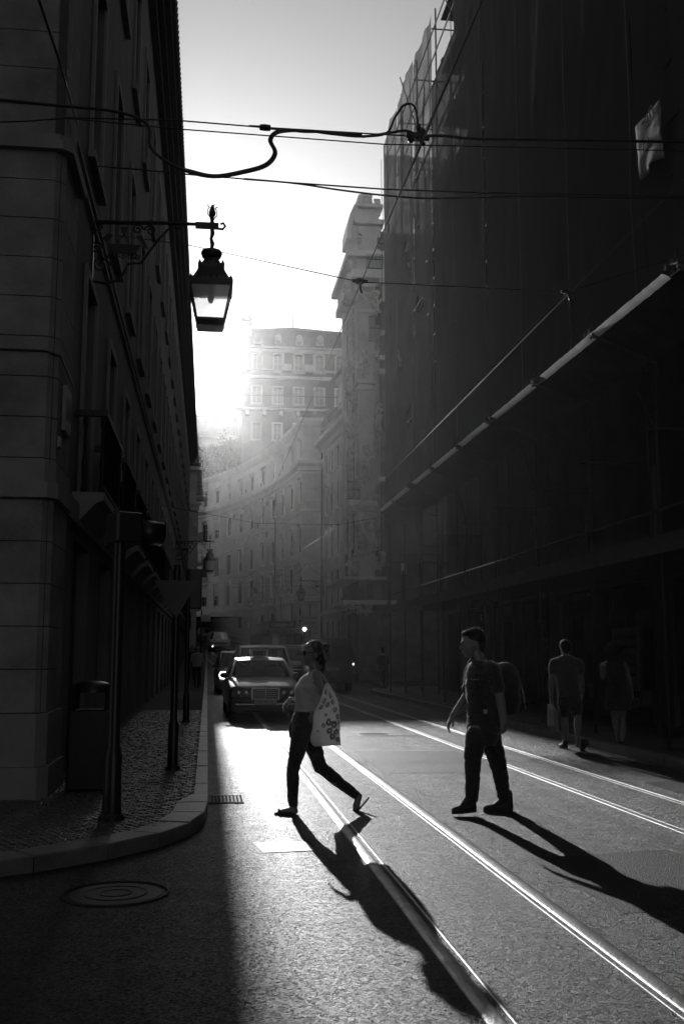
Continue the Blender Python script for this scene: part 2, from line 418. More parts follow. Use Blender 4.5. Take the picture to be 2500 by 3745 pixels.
pf.grid([[(x,50.5,z) for x in (6.9,40)] for z in (0.,gz(50.5)+SWZ)]).grid([[(6.9,y,gz(y)+h) for y in (50.5,54,58,62,66,70,74,78,82)] for h in (-.05,SWZ)])
struct(pf.build('pavement', M_calc))
# upper pavement along the curved block, seen rising to the left
# ================================================================ LEFT BUILDING
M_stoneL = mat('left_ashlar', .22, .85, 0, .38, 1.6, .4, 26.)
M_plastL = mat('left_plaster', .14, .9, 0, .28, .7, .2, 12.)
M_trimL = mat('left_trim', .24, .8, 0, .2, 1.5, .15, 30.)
M_dark = mat('dark_paint_iron', .018, .45, .2, .2, 6.)
M_glass = mat('window_glass', .015, .06, 0, 0, spec=.6)
M_frame = mat('window_frame_paint', .32, .6, 0, .1, 4.)
M_wood = mat('dark_door_wood', .03, .6, 0, .3, 4.)
M_tile = mat('roof_tile', .16, .85, 0, .35, 3., .3, 20.)
M_eave = mat('eave_soffit', .05, .9, 0, .2, 3.)
LX, LY0, LY1, LZ = -1.72, 10.9, 88.0, 18.3
left = thing('corner_building', 'dark shaded corner building with long row of balconies along the left pavement', 'building', (-6, 40, 0), world=True)
fmL = lambda u, z, d: (LX-d, u, z)
BAY = [14.35+3.27*i for i in range(22)]
opens = []
for yb in BAY:
    opens.append((yb-.9, yb+.9, .0, 3.0))
    for (a,b) in ((3.62,6.6),(8.35,11.3),(13.1,15.8)): opens.append((yb-.6, yb+.6, a, b))
wl = MB(); wall_open(wl, fmL, [12.05, LY1], [0., LZ], opens, .30)
wl.bx(-16, LX-.32, LY0+.2, LY1, 0, LZ)
wl.quad((LX,LY1,0),(-16,LY1,0),(-16,LY1,LZ),(LX,LY1,LZ)).quad((LX,LY1,0),(LX-.33,LY1,0),(LX-.33,LY1,LZ),(LX,LY1,LZ))
wl.quad((LX,12.05,0),(LX-.33,12.05,0),(LX-.33,12.05,LZ),(LX,12.05,LZ))
wl.build('wall', M_plastL, left)
# corner: coursed ashlar blocks with open joints
core = MB().bx(-16,-1.66,LY0+.012,12.04,0,LZ); core.build('corner_core', M_joint, left)
zc = .95; hC = .435; k = 0
blocks = []
while zc < 17.6:
    z1 = zc+hC
    pr_ = .035 if zc < 6.9 else 0.
    x = -1.65+pr_
    for wdt in ((.75,1.2,1.2) if k % 2 else (1.25,1.2,1.0)):
        blocks.append((x-wdt+.006, x-.0, LY0-pr_, LY0+.25, zc+.005, z1-.005, x == -1.65+pr_)); x -= wdt+.004
    zc = z1; k += 1
for (x0,x1,y0,y1,z0,z1,first) in blocks:
    mb = MB(); c = .10 if first else 0
    if first:   # corner block with chamfered arris and return on the street side
        mb.prism([(x0,y0),(x1-c,y0),(x1,y0+c),(x1,12.0),(x1-.2,12.0),(x1-.2,y1),(x0,y1)], lambda a,b,d: (a,b,d), z0, z1)
    else: mb.bx(x0,x1,y0,y1,z0,z1)
    mb.build('stone_block', M_stoneL, left)
def band(z0, z1, p, nm, m=M_trimL):
    mb = MB(); c = .1
    x1 = -1.65+p; y0 = LY0-p
    mb.prism([(-6,y0),(x1-c,y0),(x1,y0+c),(x1,12.04),(x1-.25,12.04),(x1-.25,y0+.3),(-6,y0+.3)], lambda a,b,d: (a,b,d), z0, z1); return mb.build(nm, m, left)
band(0,.42,.09,'plinth'); band(.425,.945,.06,'plinth'); band(3.14,3.3,.085,'cornice'); band(3.3,3.52,.05,'cornice'); band(6.93,7.03,.12,'ledge'); band(7.03,7.12,.07,'ledge')
# thin cable running round the corner
MB().tube([(-6,LY0-.05,4.72),(-1.75,LY0-.05,4.70),(-1.60,LY0+.02,4.67),(-1.585,LY0+.4,4.63),(-1.585,11.9,4.6)], .011, 6).build('surface_cable', M_dark, left)
MB().bx(-1.62,-1.585,11.05,11.17,3.72,3.83).build('junction_box', M_frame, left)
# street name plaque on the return
pl = MB().bx(-1.61,-1.57,11.28,11.72,3.95,4.45).build('plaque', mat('enamel_plaque', .26, .5, 0, .2, 5.), left)
pm = MB()
for i in range(4): pm.bx(-1.571,-1.566,11.34+.09*i,11.39+.09*i,4.10,4.32)
pm.build('plaque_lettering', M_dark, pl)
# string course, cornice under the eaves, eave
sc_ = MB(); strip(sc_, fmL, 12.05, LY1, [(0,7.5),(-.05,7.52),(-.05,7.58),(0,7.6)]); strip(sc_, fmL, 12.05, LY1, [(0,7.72),(-.05,7.74),(-.05,7.80),(0,7.82)])
sc_.build('string_course', M_trimL, left)
cb = MB(); strip(cb, fmL, 12.05, LY1, [(0,3.12),(-.1,3.14),(-.1,3.4),(0,3.44)]); cb.build('cornice', M_trimL, left)
ev = MB(); 
for (x0,x1,z0,z1) in ((LX,LX+.18,17.5,17.8),(LX,LX+.34,17.8,18.05),(LX,LX+.5,18.05,18.3)): ev.bx(x0-.02,x1,LY0-.3,LY1+.4,z0+.002,z1-.002)
ev.bx(-16,-1.12,LY0-.4,LY1+.5,18.3,18.42); eo = ev.build('eaves', M_eave, left)
te = MB(); yy = LY0-.3
while yy < LY1+.4:
    te.tube([(-1.4,yy,18.50),(-1.07,yy,18.44)], .075, 6); yy += .26
stuff(te.build('eave_tiles', M_tile, eo))
MB().prism([(-1.15,18.44),(-1.15,18.5),(-9,22.5),(-16,18.6),(-16,18.44)], lambda a,b,d: (a,d,b), LY0-.4, LY1+.5).build('roof', M_tile, left)
# windows: surround, frame, pane (shared meshes, local x into the street, y along the facade, z up from the sill)
def win_meshes(wd, ht, dep, sur=.14, bars=(1,2), mS=M_trimL, mF=M_frame):
    s = MB(); h = wd/2
    for (y0,y1,z0,z1) in ((-h-sur,-h,0,ht),(h,h+sur,0,ht),(-h-sur,h+sur,ht,ht+sur)): s.bx(.002,.045,y0,y1,z0,z1)
    s.bx(.002,.10,-h-sur-.05,h+sur+.05,-.12,-.004)
    f = MB(); x0 = -dep+.01; x1 = -dep+.07; t = .06
    f.bx(x0,x1,-h+.002,-h+t,.002,ht-.002).bx(x0,x1,h-t,h-.002,.002,ht-.002).bx(x0,x1,-h+t,h-t,.002,t).bx(x0,x1,-h+t,h-t,ht-t,ht-.002)
    for i in range(bars[0]): yb = -h+wd*(i+1)/(bars[0]+1); f.bx(x0,x1-.01,yb-.03,yb+.03,t,ht-t)
    for i in range(bars[1]): zb = ht*(i+1)/(bars[1]+1); f.bx(x0,x1-.02,-h+t,h-t,zb-.02,zb+.02)
    p = MB().quad((-dep+.03,-h,0),(-dep+.03,h,0),(-dep+.03,h,ht),(-dep+.03,-h,ht))
    return s.mesh('window', mS), f.mesh('frame', mF), p.mesh('pane', M_glass)
WL = [win_meshes(1.2, b-a, .26) for (a,b) in ((3.62,6.6),(8.35,11.3),(13.1,15.8))]
def put_window(W, par, mtx):
    o = inst(W[0], 'window', par, mtx)
    inst(W[1], 'frame', o); inst(W[2], 'pane', o); return o
for i, yb in enumerate(BAY):
    for W, z in zip(WL, (3.62,8.35,13.1)): put_window(W, left, T(LX, yb, z))
# shop doors on the ground floor
dm = MB().bx(-.28,-.22,-.9,.9,0,3.0).mesh('shop_door', M_wood)
df = MB()
for yb in (-.88,-.3,.3,.85): df.bx(-.215,-.17,yb-.04,yb+.04,0,3.0)
df.bx(-.215,-.17,-.9,.9,2.3,2.42); dfm = df.mesh('door_frame', M_dark)
dg = MB().quad((-.216,-.84,.5),(-.216,.8,.5),(-.216,.8,2.28),(-.216,-.84,2.28)).mesh('door_pane', M_glass)
ts = MB().bx(-.20,-.17,-.62,.5,2.52,2.86).mesh('transom_sign', mat('transom_sign', .22, .5, 0, .3, 6))
tl = MB()
for r_ in range(2):
    yy = -.55
    while yy < .4:
        l = rnd.uniform(.04,.11); tl.bx(-.171,-.165,yy,yy+l,2.56+.15*r_,2.56+.15*r_+rnd.uniform(.06,.11)); yy += l+.035
tlm = tl.mesh('sign_lettering', M_dark)
for i, yb in enumerate(BAY):
    o = inst(dm, 'shop_door', left, T(LX,yb,.1)); inst(dfm, 'door_frame', o); inst(dg, 'door_pane', o)
    if i < 4: s = inst(ts, 'transom_sign', o); inst(tlm, 'sign_lettering', o)
# balconies
bs = MB().prism([(-.02,-.36),(-.02,0),(.40,0),(.40,-.10),(.30,-.14),(.10,-.36)], lambda a,b,d: (a,d,b), -1.2, 1.2).mesh('balcony', M_trimL)
br = MB(); br.bx(.32,.41,-1.21,1.21,.98,1.06).bx(-.0,.32,-1.21,-1.13,.98,1.06).bx(0,.32,1.13,1.21,.98,1.06).bx(.34,.38,-1.18,1.18,.06,.10)
brm = br.mesh('handrail', M_dark)
post = [(.028,0),(.045,.03),(.03,.08),(.022,.2),(.036,.36),(.022,.5),(.02,.8),(.036,.9),(.03,.98)]
po = MB().lathe(post, 8).mesh('baluster_post', M_dark)
bl = MB()
for i in range(23): yy = -1.1+2.2*i/22; bl.lathe([(.012,.08),(.02,.3),(.012,.5),(.02,.7),(.012,.98)], 5, (.36,yy,0))
bl.bx(.355,.365,-1.12,1.12,.1,.97)
blm = bl.mesh('railing', M_dark)
for i, yb in enumerate(BAY):
    b = inst(bs, 'balcony', left, T(LX, yb, 3.56)); inst(brm, 'handrail', b); inst(blm, 'railing', b)
    for (px,py) in ((.36,-1.17),(.36,1.17),(.14,-1.17),(.14,1.17)): inst(po, 'baluster_post', b, T(px,py,0))

# ---- the block on the near side of the side street (unseen beside the camera, added to cut sky light)
nbk = thing('corner_building', 'plain corner building on the near side of the side street, unseen, added beside the viewer to cut sky light', 'building', (-9,-10,0), world=True)
mb = MB(); fmN = lambda u, z, d: (-2.3-d, u, z)
ops_ = [(y-.6,y+.6,a,b) for y in (-4.,-7.3,-10.6,-13.9) for (a,b) in ((3.6,6.4),(8.3,11.2),(13.,15.6))]
wall_open(mb, fmN, [-16,-1.5], [0,22.], ops_, .3, back=True); mb.bx(-30,-2.65,-16,-1.5,0,22.); mb.quad((-2.3,-1.5,0),(-2.65,-1.5,0),(-2.65,-1.5,22),(-2.3,-1.5,22)); mb.build('wall', M_plastL, nbk)
MB().bx(-30,-1.8,-16,-1.0,22.002,22.3).build('eaves', M_eave, nbk)
# ================================================================ RIGHT: BUILDING UNDER SCAFFOLD
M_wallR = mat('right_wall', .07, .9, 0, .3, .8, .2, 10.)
M_pole = mat('galvanised_tube', .06, .8, 0, .25, 8.)
M_board = mat('fan_board', .05, .85, 0, .35, 2., .3, 20.)
RX_, SX = 9.2, 6.91
rb = thing('office_building', 'dark building with shopfronts behind the netted scaffold on the right', 'building', (12, 15, 0), world=True)
fmR = lambda u, z, d: (RX_+d, u, z)
opens = []; rbay = [-8+3.3*i for i in range(15)]
for yb in rbay:
    opens.append((yb-1.05, yb+1.05, .12, 3.0))
    for z in (8.8, 13., 17.2): opens.append((yb-.6, yb+.6, z, z+2.5))
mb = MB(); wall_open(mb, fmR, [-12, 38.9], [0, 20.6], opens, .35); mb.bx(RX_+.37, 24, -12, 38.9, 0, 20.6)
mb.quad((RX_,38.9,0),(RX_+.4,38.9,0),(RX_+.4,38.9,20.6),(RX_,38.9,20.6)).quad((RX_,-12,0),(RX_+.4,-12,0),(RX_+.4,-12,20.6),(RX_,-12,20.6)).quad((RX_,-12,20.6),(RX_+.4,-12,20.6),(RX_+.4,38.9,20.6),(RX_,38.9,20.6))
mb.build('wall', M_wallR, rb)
WR = win_meshes(1.2, 2.5, .3); 
for yb in rbay:
    if yb < 8: continue
    for z in (8.8, 13., 17.2): put_window(WR, rb, T(RX_, yb, z) @ RZ(math.pi))
M_pierR = mat('shop_pier_stone', .12, .7, 0, .25, 1.5, .2, 20)
pm = MB().bx(-.07,.0,-.42,.42,.12,3.05).bx(-.12,.0,-.5,.5,.12,.7).mesh('pilaster', M_pierR)
sd = MB().bx(.26,.30,-1.05,1.05,.12,3.0).mesh('shop_front', M_wood)
sg = MB().quad((.255,-.95,.4),(.255,.95,.4),(.255,.95,2.5),(.255,-.95,2.5)).mesh('shop_pane', M_glass)
for yb in rbay:
    if yb < 6: continue
    inst(pm, 'pilaster', rb, T(RX_, yb+1.65, 0)); o = inst(sd, 'shop_front', rb, T(RX_, yb, 0)); inst(sg, 'shop_pane', o)
MB().bx(RX_-.2,RX_,-12,38.8,3.06,3.3).build('cornice', M_pierR, rb)
# text helper
def text_obj(txt, size, name, m, parent, mtx, extrude=.006, sx=1.):
    cu = bpy.data.curves.new('txt', 'FONT'); cu.body = txt; cu.size = size; cu.extrude = extrude; cu.align_x = 'CENTER'; cu.align_y = 'CENTER'
    cu.resolution_u = 3
    to = bpy.data.objects.new('txt', cu); col.objects.link(to)
    dg = bpy.context.evaluated_depsgraph_get(); me = bpy.data.meshes.new_from_object(to.evaluated_get(dg))
    bpy.data.objects.remove(to); bpy.data.curves.remove(cu)
    me.materials.clear(); me.materials.append(m); me.name = name
    return inst(me, name, parent, mtx @ Matrix.Diagonal((sx,1,1,1)))
# text faces local +Z, reads along local +X.  On a wall facing -X (right side): X -> -Y world, Y -> Z, Z -> -X
TXR = Matrix(((0,0,-1,0),(-1,0,0,0),(0,1,0,0),(0,0,0,1)))
TXF = Matrix(((1,0,0,0),(0,0,-1,0),(0,1,0,0),(0,0,0,1)))   # on a face that looks at -Y
M_sign = mat('sign_letter', .5, .5, 0, .1, 4.)
fas = MB().bx(RX_-.1,RX_-.07,22.6,26.4,2.86,3.045).build('fascia', M_dark, rb)
text_obj('Santander Totta', .17, 'sign_lettering', M_sign, fas, T(RX_-.108, 24.35, 2.955) @ TXR)
fl = MB().prism([(0,-.07),(.05,-.05),(.06,0),(.035,.05),(.01,.1),(0,.13),(-.02,.08),(-.05,.03),(-.055,-.03)], lambda a,b,d: (RX_-.1-d, 25.42-a, 2.96+b*.8), .002, .012)
fl.build('flame_logo', M_sign, fas)
hs = MB().bx(7.9,8.55,30.4,30.46,2.95,3.1).build('hanging_sign_arm', M_dark, rb)
fl = MB().prism([(0,-.25),(.12,-.2),(.16,-.05),(.12,.1),(.03,.3),(-.02,.42),(-.03,.25),(-.12,.12),(-.15,-.08),(-.1,-.2)], lambda a,b,d: (8.25+a*.8, 30.4+d, 2.62+b*.75), -.03, .03)
fl.build('flame_sign', M_sign, hs)
po_ = MB().bx(RX_-.115,RX_-.1,21.2,22.6,.75,2.1).build('poster', mat('poster_paper', .34, .6, 0, .2, 2.), rb)
pl_ = MB()
for i in range(5): pl_.bx(RX_-.118,RX_-.1155,21.35,22.45-.2*(i%3),1.85-.2*i,1.93-.2*i)
pl_.build('poster_print', M_wood, po_)

# ---- scaffold
sf = thing('scaffolding', 'tall netted scaffold with slanted debris fan over the right pavement', 'scaffolding', (6.9, 25, 0), world=True)
SB = [3.1+3.0*i for i in range(13)]          # standards
TRM = MB().tube([(0,0,0),(1.42,0,0)], .024, 6).mesh('transom', M_pole, True)
for y in SB:
    for x in (SX, 8.1):
        MB().tube([(x,y,.12),(x,y,22.1 if y < 38 else 22.5)], .026, 8).build('standard', M_pole, sf, True)
    for z in [3.22]+[5.05+1.82*i for i in range(10)]: inst(TRM, 'transom', sf, T(SX-.12,y+.06,z))
for z in [3.25, 3.73]+[6.89+1.82*i for i in range(9)]+[7.77+1.82*i for i in range(8)]:
    for x in ((SX,) if z in (3.73, 6.89) else (SX,8.1)):
        MB().tube([(x-.05,2.7,z),(x-.05,39.4,z)], .024, 6).build('ledger', M_pole, sf, True)
for z in [5.05+1.82*i for i in range(10)]:
    MB().tube([(SX,39.15,z),(12.5,39.15,z)], .024, 6).build('ledger', M_pole, sf, True)
for x in (10.,11.3,12.5): MB().tube([(x,39.1,.12),(x,39.1,22.)], .026, 8).build('standard', M_pole, sf, True)
for z in [3.28]+[6.92+1.82*i for i in range(9)]:
    for k in range(4): MB().bx(SX+.1+.26*k, SX+.345+.26*k, 3., 39.3 if z < 4 else 29.8, z+.025, z+.065).build('deck_plank', M_board, sf)
for i in range(0, 12, 2):
    for j in range(5): MB().tube([(SX-.03,SB[i],5.05+3.64*j),(SX-.03,SB[i+1],8.69+3.64*j)], .022, 6).build('brace', M_pole, sf, True)
# small uprights above the walkway rail + toe boards
for y in SB: MB().tube([(SX-.07,y,3.3),(SX-.07,y,4.45)], .034, 8).build('rail_post', M_pole, sf, True)
MB().bx(SX-.14,SX-.09,3.,39.3,3.05,3.33).build('edge_beam', mat('deck_edge', .06, .8, 0, .3, 3), sf)
MB().bx(SX-.08,RX_-.21,3.,39.3,3.15,3.2).build('crash_deck', M_board, sf)
# netting
def net_mat(nm='debris_net', t0=.02, t1=.10):
    m = bpy.data.materials.new(nm); m.use_nodes = True; n = m.node_tree.nodes; L = m.node_tree.links
    out = n['Material Output']; n.remove(n['Principled BSDF'])
    d = n.new('ShaderNodeBsdfDiffuse'); d.inputs[0].default_value = (.11,.11,.11,1)
    tr = n.new('ShaderNodeBsdfTranslucent'); tr.inputs[0].default_value = (.22,.22,.22,1)
    tp = n.new('ShaderNodeBsdfTransparent')
    a = n.new('ShaderNodeMixShader'); a.inputs[0].default_value = .35; L.new(d.outputs[0], a.inputs[1]); L.new(tr.outputs[0], a.inputs[2])
    tc = n.new('ShaderNodeTexCoord'); t = n.new('ShaderNodeTexNoise'); t.inputs['Scale'].default_value = .6; L.new(tc.outputs['Object'], t.inputs['Vector'])
    r = n.new('ShaderNodeMapRange'); r.inputs['From Min'].default_value = .3; r.inputs['From Max'].default_value = .7; r.inputs['To Min'].default_value = t0; r.inputs['To Max'].default_value = t1
    L.new(t.outputs['Fac'], r.inputs['Value'])
    b = n.new('ShaderNodeMixShader'); L.new(r.outputs[0], b.inputs[0]); L.new(a.outputs[0], b.inputs[1]); L.new(tp.outputs[0], b.inputs[2])
    L.new(b.outputs[0], out.inputs['Surface']); return m
M_net = net_mat(); M_net2 = net_mat('thin_debris_net', .12, .32)
def net_panel(P0, P1, z0, z1, seed, out_dir, notch=None):
    P0 = Vector(P0); P1 = Vector(P1); nu, nv = 22, 44; rows = []
    for j in range(nv+1):
        z = z0+(z1-z0)*j/nv; row = []
        for i in range(nu+1):
            t = i/nu; p = P0.lerp(P1, t)
            e = math.sin(math.pi*t)
            f = noise.noise(Vector((t*3.3+seed*9.1, z*.11, seed)))*.16 + noise.noise(Vector((t*5+z*.5, z*.35, seed*7.)))*.10 + noise.noise(Vector((t*9+seed*3, z*.22, seed*2.)))*.07 + noise.noise(Vector((t*2, z*.9, seed*5.)))*.05
            q = p + Vector(out_dir)*(.06 + f*(.25+.75*e) + .05*abs(math.sin(z*math.pi/2))*e)
            q.z = z + (0.05*noise.noise(Vector((t*4, seed, 3))) if j in (0,nv) else 0); row.append(q)
        rows.append(row)
    return MB().grid(rows).build('net_panel', M_net2 if (P0.y > 30 or seed >= 30) else M_net, sf, True)
for i, (a, b) in enumerate(zip(SB, SB[1:])):
    top = 22.0+.13*math.sin(i*2.)
    if 27 < a < 29: top = 19.3
    net_panel((SX-.1,a,0), (SX-.1,b,0), 6.28, top, i, (-1,0,0))
for i, (a, b) in enumerate(((SX-.1,9.),(9.,10.8),(10.8,12.6))): net_panel((a,39.3,0), (b,39.3,0), 5., 21.8, 30+i, (0,1,0))
# rope seams catching light along the panel edges
for y in SB[4:]:
    mb = MB(); mb.tube([(SX-.24+.05*noise.noise(Vector((z*.4,y,0))), y+.05*noise.noise(Vector((z*.5,y,9))), z) for z in [6.3+.54*i for i in range(29)]], .012, 5)
    mb.build('net_rope', mat('net_rope', .16, .6, 0, .2, 9.), sf, True)
# debris fan: boards between brackets, raised lip
FB = [y for y in SB if y < 36.5]
for i, (a, b) in enumerate(zip(FB, FB[1:])):
    for k in range(4):
        t0, t1 = k/4, (k+1)/4-.004
        p0 = Vector((SX+(6.04-SX)*t0, 0, 6.16+.36*t0)); p1 = Vector((SX+(6.04-SX)*t1, 0, 6.16+.36*t1)); n_ = Vector((.37,0,.93))*.03
        dz = rnd.uniform(-.006,.006)
        MB().prism([(p0.x,p0.z+dz),(p1.x,p1.z+dz),(p1.x+n_.x*.3,p1.z+n_.z+dz),(p0.x+n_.x*.3,p0.z+n_.z+dz)], lambda u,v,d: (u,d,v), a+.01, b-.01).build('fan_board', M_board, sf)
def cloth(name, c, tr, rough=.8):
    m = mat(name, c, rough, 0, .08, 8., .2, 22.); n = m.node_tree.nodes; L = m.node_tree.links; b = n['Principled BSDF']
    t = n.new('ShaderNodeBsdfTranslucent'); t.inputs[0].default_value = (c,c,c,1); x = n.new('ShaderNodeMixShader'); x.inputs[0].default_value = tr
    L.new(b.outputs[0], x.inputs[1]); L.new(t.outputs[0], x.inputs[2]); L.new(x.outputs[0], n['Material Output'].inputs['Surface']); return m
M_lip = cloth('fan_lip_sheet', .85, .8)
for i, (a, b) in enumerate(zip(FB, FB[1:])):
    rows = []
    for j in range(31):
        y = a+(.12 if i%3 else .45)+(b-a-(.2 if i%2 else .55))*j/30; s = rnd.uniform(-.012,.012)
        rows.append([(6.03+rnd.uniform(-.006,.006), y, 6.49+s*.3), (6.0+s*.4, y, 6.52+s*.5), (5.95+s*.4, y, 6.535+s), (5.90+s*.5, y, 6.545+s)])
    MB().grid(rows).build('fan_lip', M_lip, sf, 40)
    mb = MB(); mb.tube([(SX+.05,a,6.09),(5.92,a,6.5)], .03, 8); mb.build('fan_bracket', M_pole, sf, True)
    mb = MB(); mb.tube([(5.93,a+.0,6.54),(5.99,a+.5,6.68)], .018, 6); mb.tube([(5.95,a+.15,6.5),(6.03,a+.3,6.83)], .016, 6); mb.box((5.98,a+.2,6.62),(.09,.07,.09)); mb.box((5.98,a+.42,6.63),(.07,.07,.08))
    mb.build('coupler', M_pole, sf)
# torn printed sheet tied to the netting
q = [on_x(x, y, 6.62) for (x, y) in ((2322,465),(2411,365),(2418,575),(2380,605),(2337,662))]
bn = thing('torn_banner', 'small torn plastic sheet with faded lettering hanging on the netting', 'banner', q[4], world=True)
nb = 12; rows = []
for i in range(nb+1):
    t = i/nb; lo = q[4].lerp(q[3], t/.55) if t < .55 else q[3].lerp(q[2], (t-.55)/.45); hi = q[0].lerp(q[1], t)
    rows.append([lo.lerp(hi, j/16) + Vector((.02*noise.noise(Vector((t*3, j*.35, 1)))+(.06*(1-j/6)*math.sin(t*7) if j < 6 else 0), 0, 0)) for j in range(17)])
sh = MB().grid(rows).build('sheet', mat('banner_plastic', .3, .3, 0, .15, 6., .2, 14.), bn, True); sm_ = sh.modifiers.new('s','SOLIDIFY'); sm_.thickness = .004
c0 = (q[0]+q[1]+q[2]+q[4])/4
shear = Matrix(((1,0,0,0),(.25,1,0,0),(0,0,1,0),(0,0,0,1)))
text_obj('can', .42, 'lettering', mat('faded_print', .05, .6, var=0), bn, T(6.595, c0.y-.02, c0.z+.38) @ TXR @ shear, .003)
text_obj('ca', .36, 'lettering', mat('faded_print', .2), bn, T(6.595, c0.y+.05, c0.z+.0) @ TXR @ shear, .003)
MB().tube([q[1], q[1]+Vector((.1,0,.6))], .008, 5).tube([q[4], q[4]+Vector((.15,-.1,-3.6))], .006, 5).build('tie_cord', M_pole, bn)
# ================================================================ FAR BUILDINGS
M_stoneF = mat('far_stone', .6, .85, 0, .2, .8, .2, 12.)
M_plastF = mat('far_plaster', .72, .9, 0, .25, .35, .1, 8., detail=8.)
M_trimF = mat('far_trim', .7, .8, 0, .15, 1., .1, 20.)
M_brick = mat('hill_brick', .17, .9, 0, .25, .5)
M_slate = mat('slate', .13, .7, 0, .3, 2.)
M_pale = mat('pale_blind', .6, .8, 0, .1, 2.)
# ---- windowed building that runs back from the ornate corner
A, B = Vector((10.75,57.5,0)), Vector((8.75,79.9,0)); dirn = (B-A); LW = dirn.length; dirn.normalize(); nrm = Vector((dirn.y,-dirn.x,0))   # into the building
wb = thing('apartment_building', 'plain flat fronted building with tall windows and deep eaves beside the curved block', 'building', (9,70,gz(70)), world=True)
fmW = lambda u, z, d: tuple(A + dirn*u + nrm*d + Vector((0,0,z)))
def u_of(px, fm, LU, py=1900, steps=400):
    """arc position where the vertical plane through the photo column meets a facade plan"""
    d = ray(px, py); best = None
    for i in range(steps+1):
        u = LU*i/steps; p = fm(u,0,0); e = abs(p[0]*d.y - p[1]*d.x)/math.hypot(d.x,d.y)
        if best is None or e < best[0]: best = (e,u)
    return best[1]
cols = [u_of(px, fmW, LW) for px in (1193,1214,1235,1257)]; per = (cols[0]-cols[3])/3
cols = [cols[0]-per*i for i in range(7) if cols[0]-per*i > .9]
rows = ((4.9,7.6),(8.6,11.0),(12.0,14.3),(15.1,16.7))
opens = [(u-.5,u+.5,a,b) for u in cols for (a,b) in rows] + [(u-.6,u+.6,gz(72)+.1,4.1) for u in cols]
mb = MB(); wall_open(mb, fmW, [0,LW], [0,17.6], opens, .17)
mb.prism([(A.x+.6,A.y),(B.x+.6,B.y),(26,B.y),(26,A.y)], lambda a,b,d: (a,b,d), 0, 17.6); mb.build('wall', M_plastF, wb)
mb = MB(); strip(mb, fmW, -.3, LW+.3, [(0,17.2),(-.2,17.3),(-.3,17.6),(-.65,17.75),(-.65,18.1),(.2,18.3),(.2,17.6)]); mb.build('cornice', M_trimF, wb)
mb = MB(); strip(mb, fmW, -.3, LW, [(0,4.35),(-.12,4.4),(-.12,4.6),(0,4.65)]); mb.build('string_course', M_trimF, wb)
mb = MB(); strip(mb, fmW, -.3, LW+.3, [(-.65,18.11),(1.2,20.6),(1.2,18.35)]); mb.build('roof', M_tile, wb)
mb = MB(); strip(mb, fmW, 0, LW-.5, [(1.2,18.4),(1.2,22.6),(.9,22.7),(.9,23.0),(3,23.2),(3,18.4)]); mb.build('attic_storey', M_plastF, wb)
mb = MB(); strip(mb, fmW, 0, LW-.3, [(.5,23.0),(3,25.0),(3,23.0)]); mb.build('attic_roof', M_tile, wb)
angW = math.atan2(dirn.y, dirn.x)-math.pi/2
def frame_at(fm, u, z):
    p = Vector(fm(u,z,0)); q = Vector(fm(u+.05,z,0)); p0 = Vector(fm(u-.05,z,0)); t = (q-p0).normalized()
    n_ = Vector(fm(u,z,-1))-p; n_.normalize()
    return Matrix(((n_.x,t.x,0,p.x),(n_.y,t.y,0,p.y),(0,0,1,p.z),(0,0,0,1)))
for (a,b) in rows:
    W = win_meshes(1.0, b-a, .14, .12, (1,2), M_trimF)
    for u in cols: put_window(W, wb, frame_at(fmW, u, a))
dmW = MB().bx(-.24,-.2,-.6,.6,0,3.0).mesh('door', M_wood)
for u in cols: inst(dmW, 'door', wb, frame_at(fmW, u, gz(72)+.1))
# attic balcony rail
mb = MB()
for z in (18.5,19.3): mb.tube([fmW(u,z,-.3) for u in (1,LW-1)], .025, 5)
for i in range(60): u = 1+(LW-2)*i/59; mb.tube([fmW(u,18.5,-.3),fmW(u,19.3,-.3)], .012, 4)
mb.build('attic_railing', M_dark, wb)

# ---- curved block
CP = [(8.75,79.95),(7.25,80),(6.95,83),(6.25,88),(5.3,93.4),(3.9,99),(1.6,105.8),(-1.8,112.5),(-6.5,118),(-12,122),(-22,126)]
def smooth_path(P, it=3):
    P = [Vector(p) for p in P]
    for _ in range(it):
        Q = [P[0]]
        for a,b in zip(P,P[1:]): Q += [a*.75+b*.25, a*.25+b*.75]
        P = Q+[P[-1]]
    return P
SP = smooth_path(CP[1:], 3); cum = [0]
for a,b in zip(SP,SP[1:]): cum.append(cum[-1]+(b-a).length)
LC = cum[-1]
def cpos(u):
    u = max(0,min(LC,u))
    for i in range(len(cum)-1):
        if u <= cum[i+1]+1e-9:
            t = (u-cum[i])/max(1e-9,cum[i+1]-cum[i]); p = SP[i].lerp(SP[i+1], t); break
    i0 = max(0,i-1); i1 = min(len(SP)-1,i+2); tt = (SP[i1]-SP[i0]).normalized(); return p, Vector((tt.y,-tt.x))
def fmC(u, z, d):
    p, n_ = cpos(u); return (p.x+n_.x*d, p.y+n_.y*d, z)
cbk = thing('curved_building', 'pale curved facade with peeling plaster and rows of hooded windows closing the street', 'building', (4,98,gz(98)), world=True)
pxs = [1099,1067,1033,999,962,921,881,839,795,752]
uc = [u_of(px, fmC, LC) for px in pxs]; step = uc[-1]-uc[-2]
uc += [uc[-1]+step*i for i in range(1,4) if uc[-1]+step*i < LC-1]
rowsC = [('E',3.9,5.0),('D',6.35,8.35),('C',9.4,11.35),('B',13.3,15.1),('A',16.95,18.35)]
opens = []
for u in uc:
    for (nme,a,b) in rowsC:
        w2 = .45 if nme == 'A' else .58
        if nme == 'E' and gz(cpos(u)[0].y) > 3.0: continue
        opens.append((u-w2,u+w2,a,b))
mb = MB(); wall_open(mb, fmC, [0,LC], [0,19.6], opens, .17, .8, back=True); mb.build('wall', M_plastF, cbk)
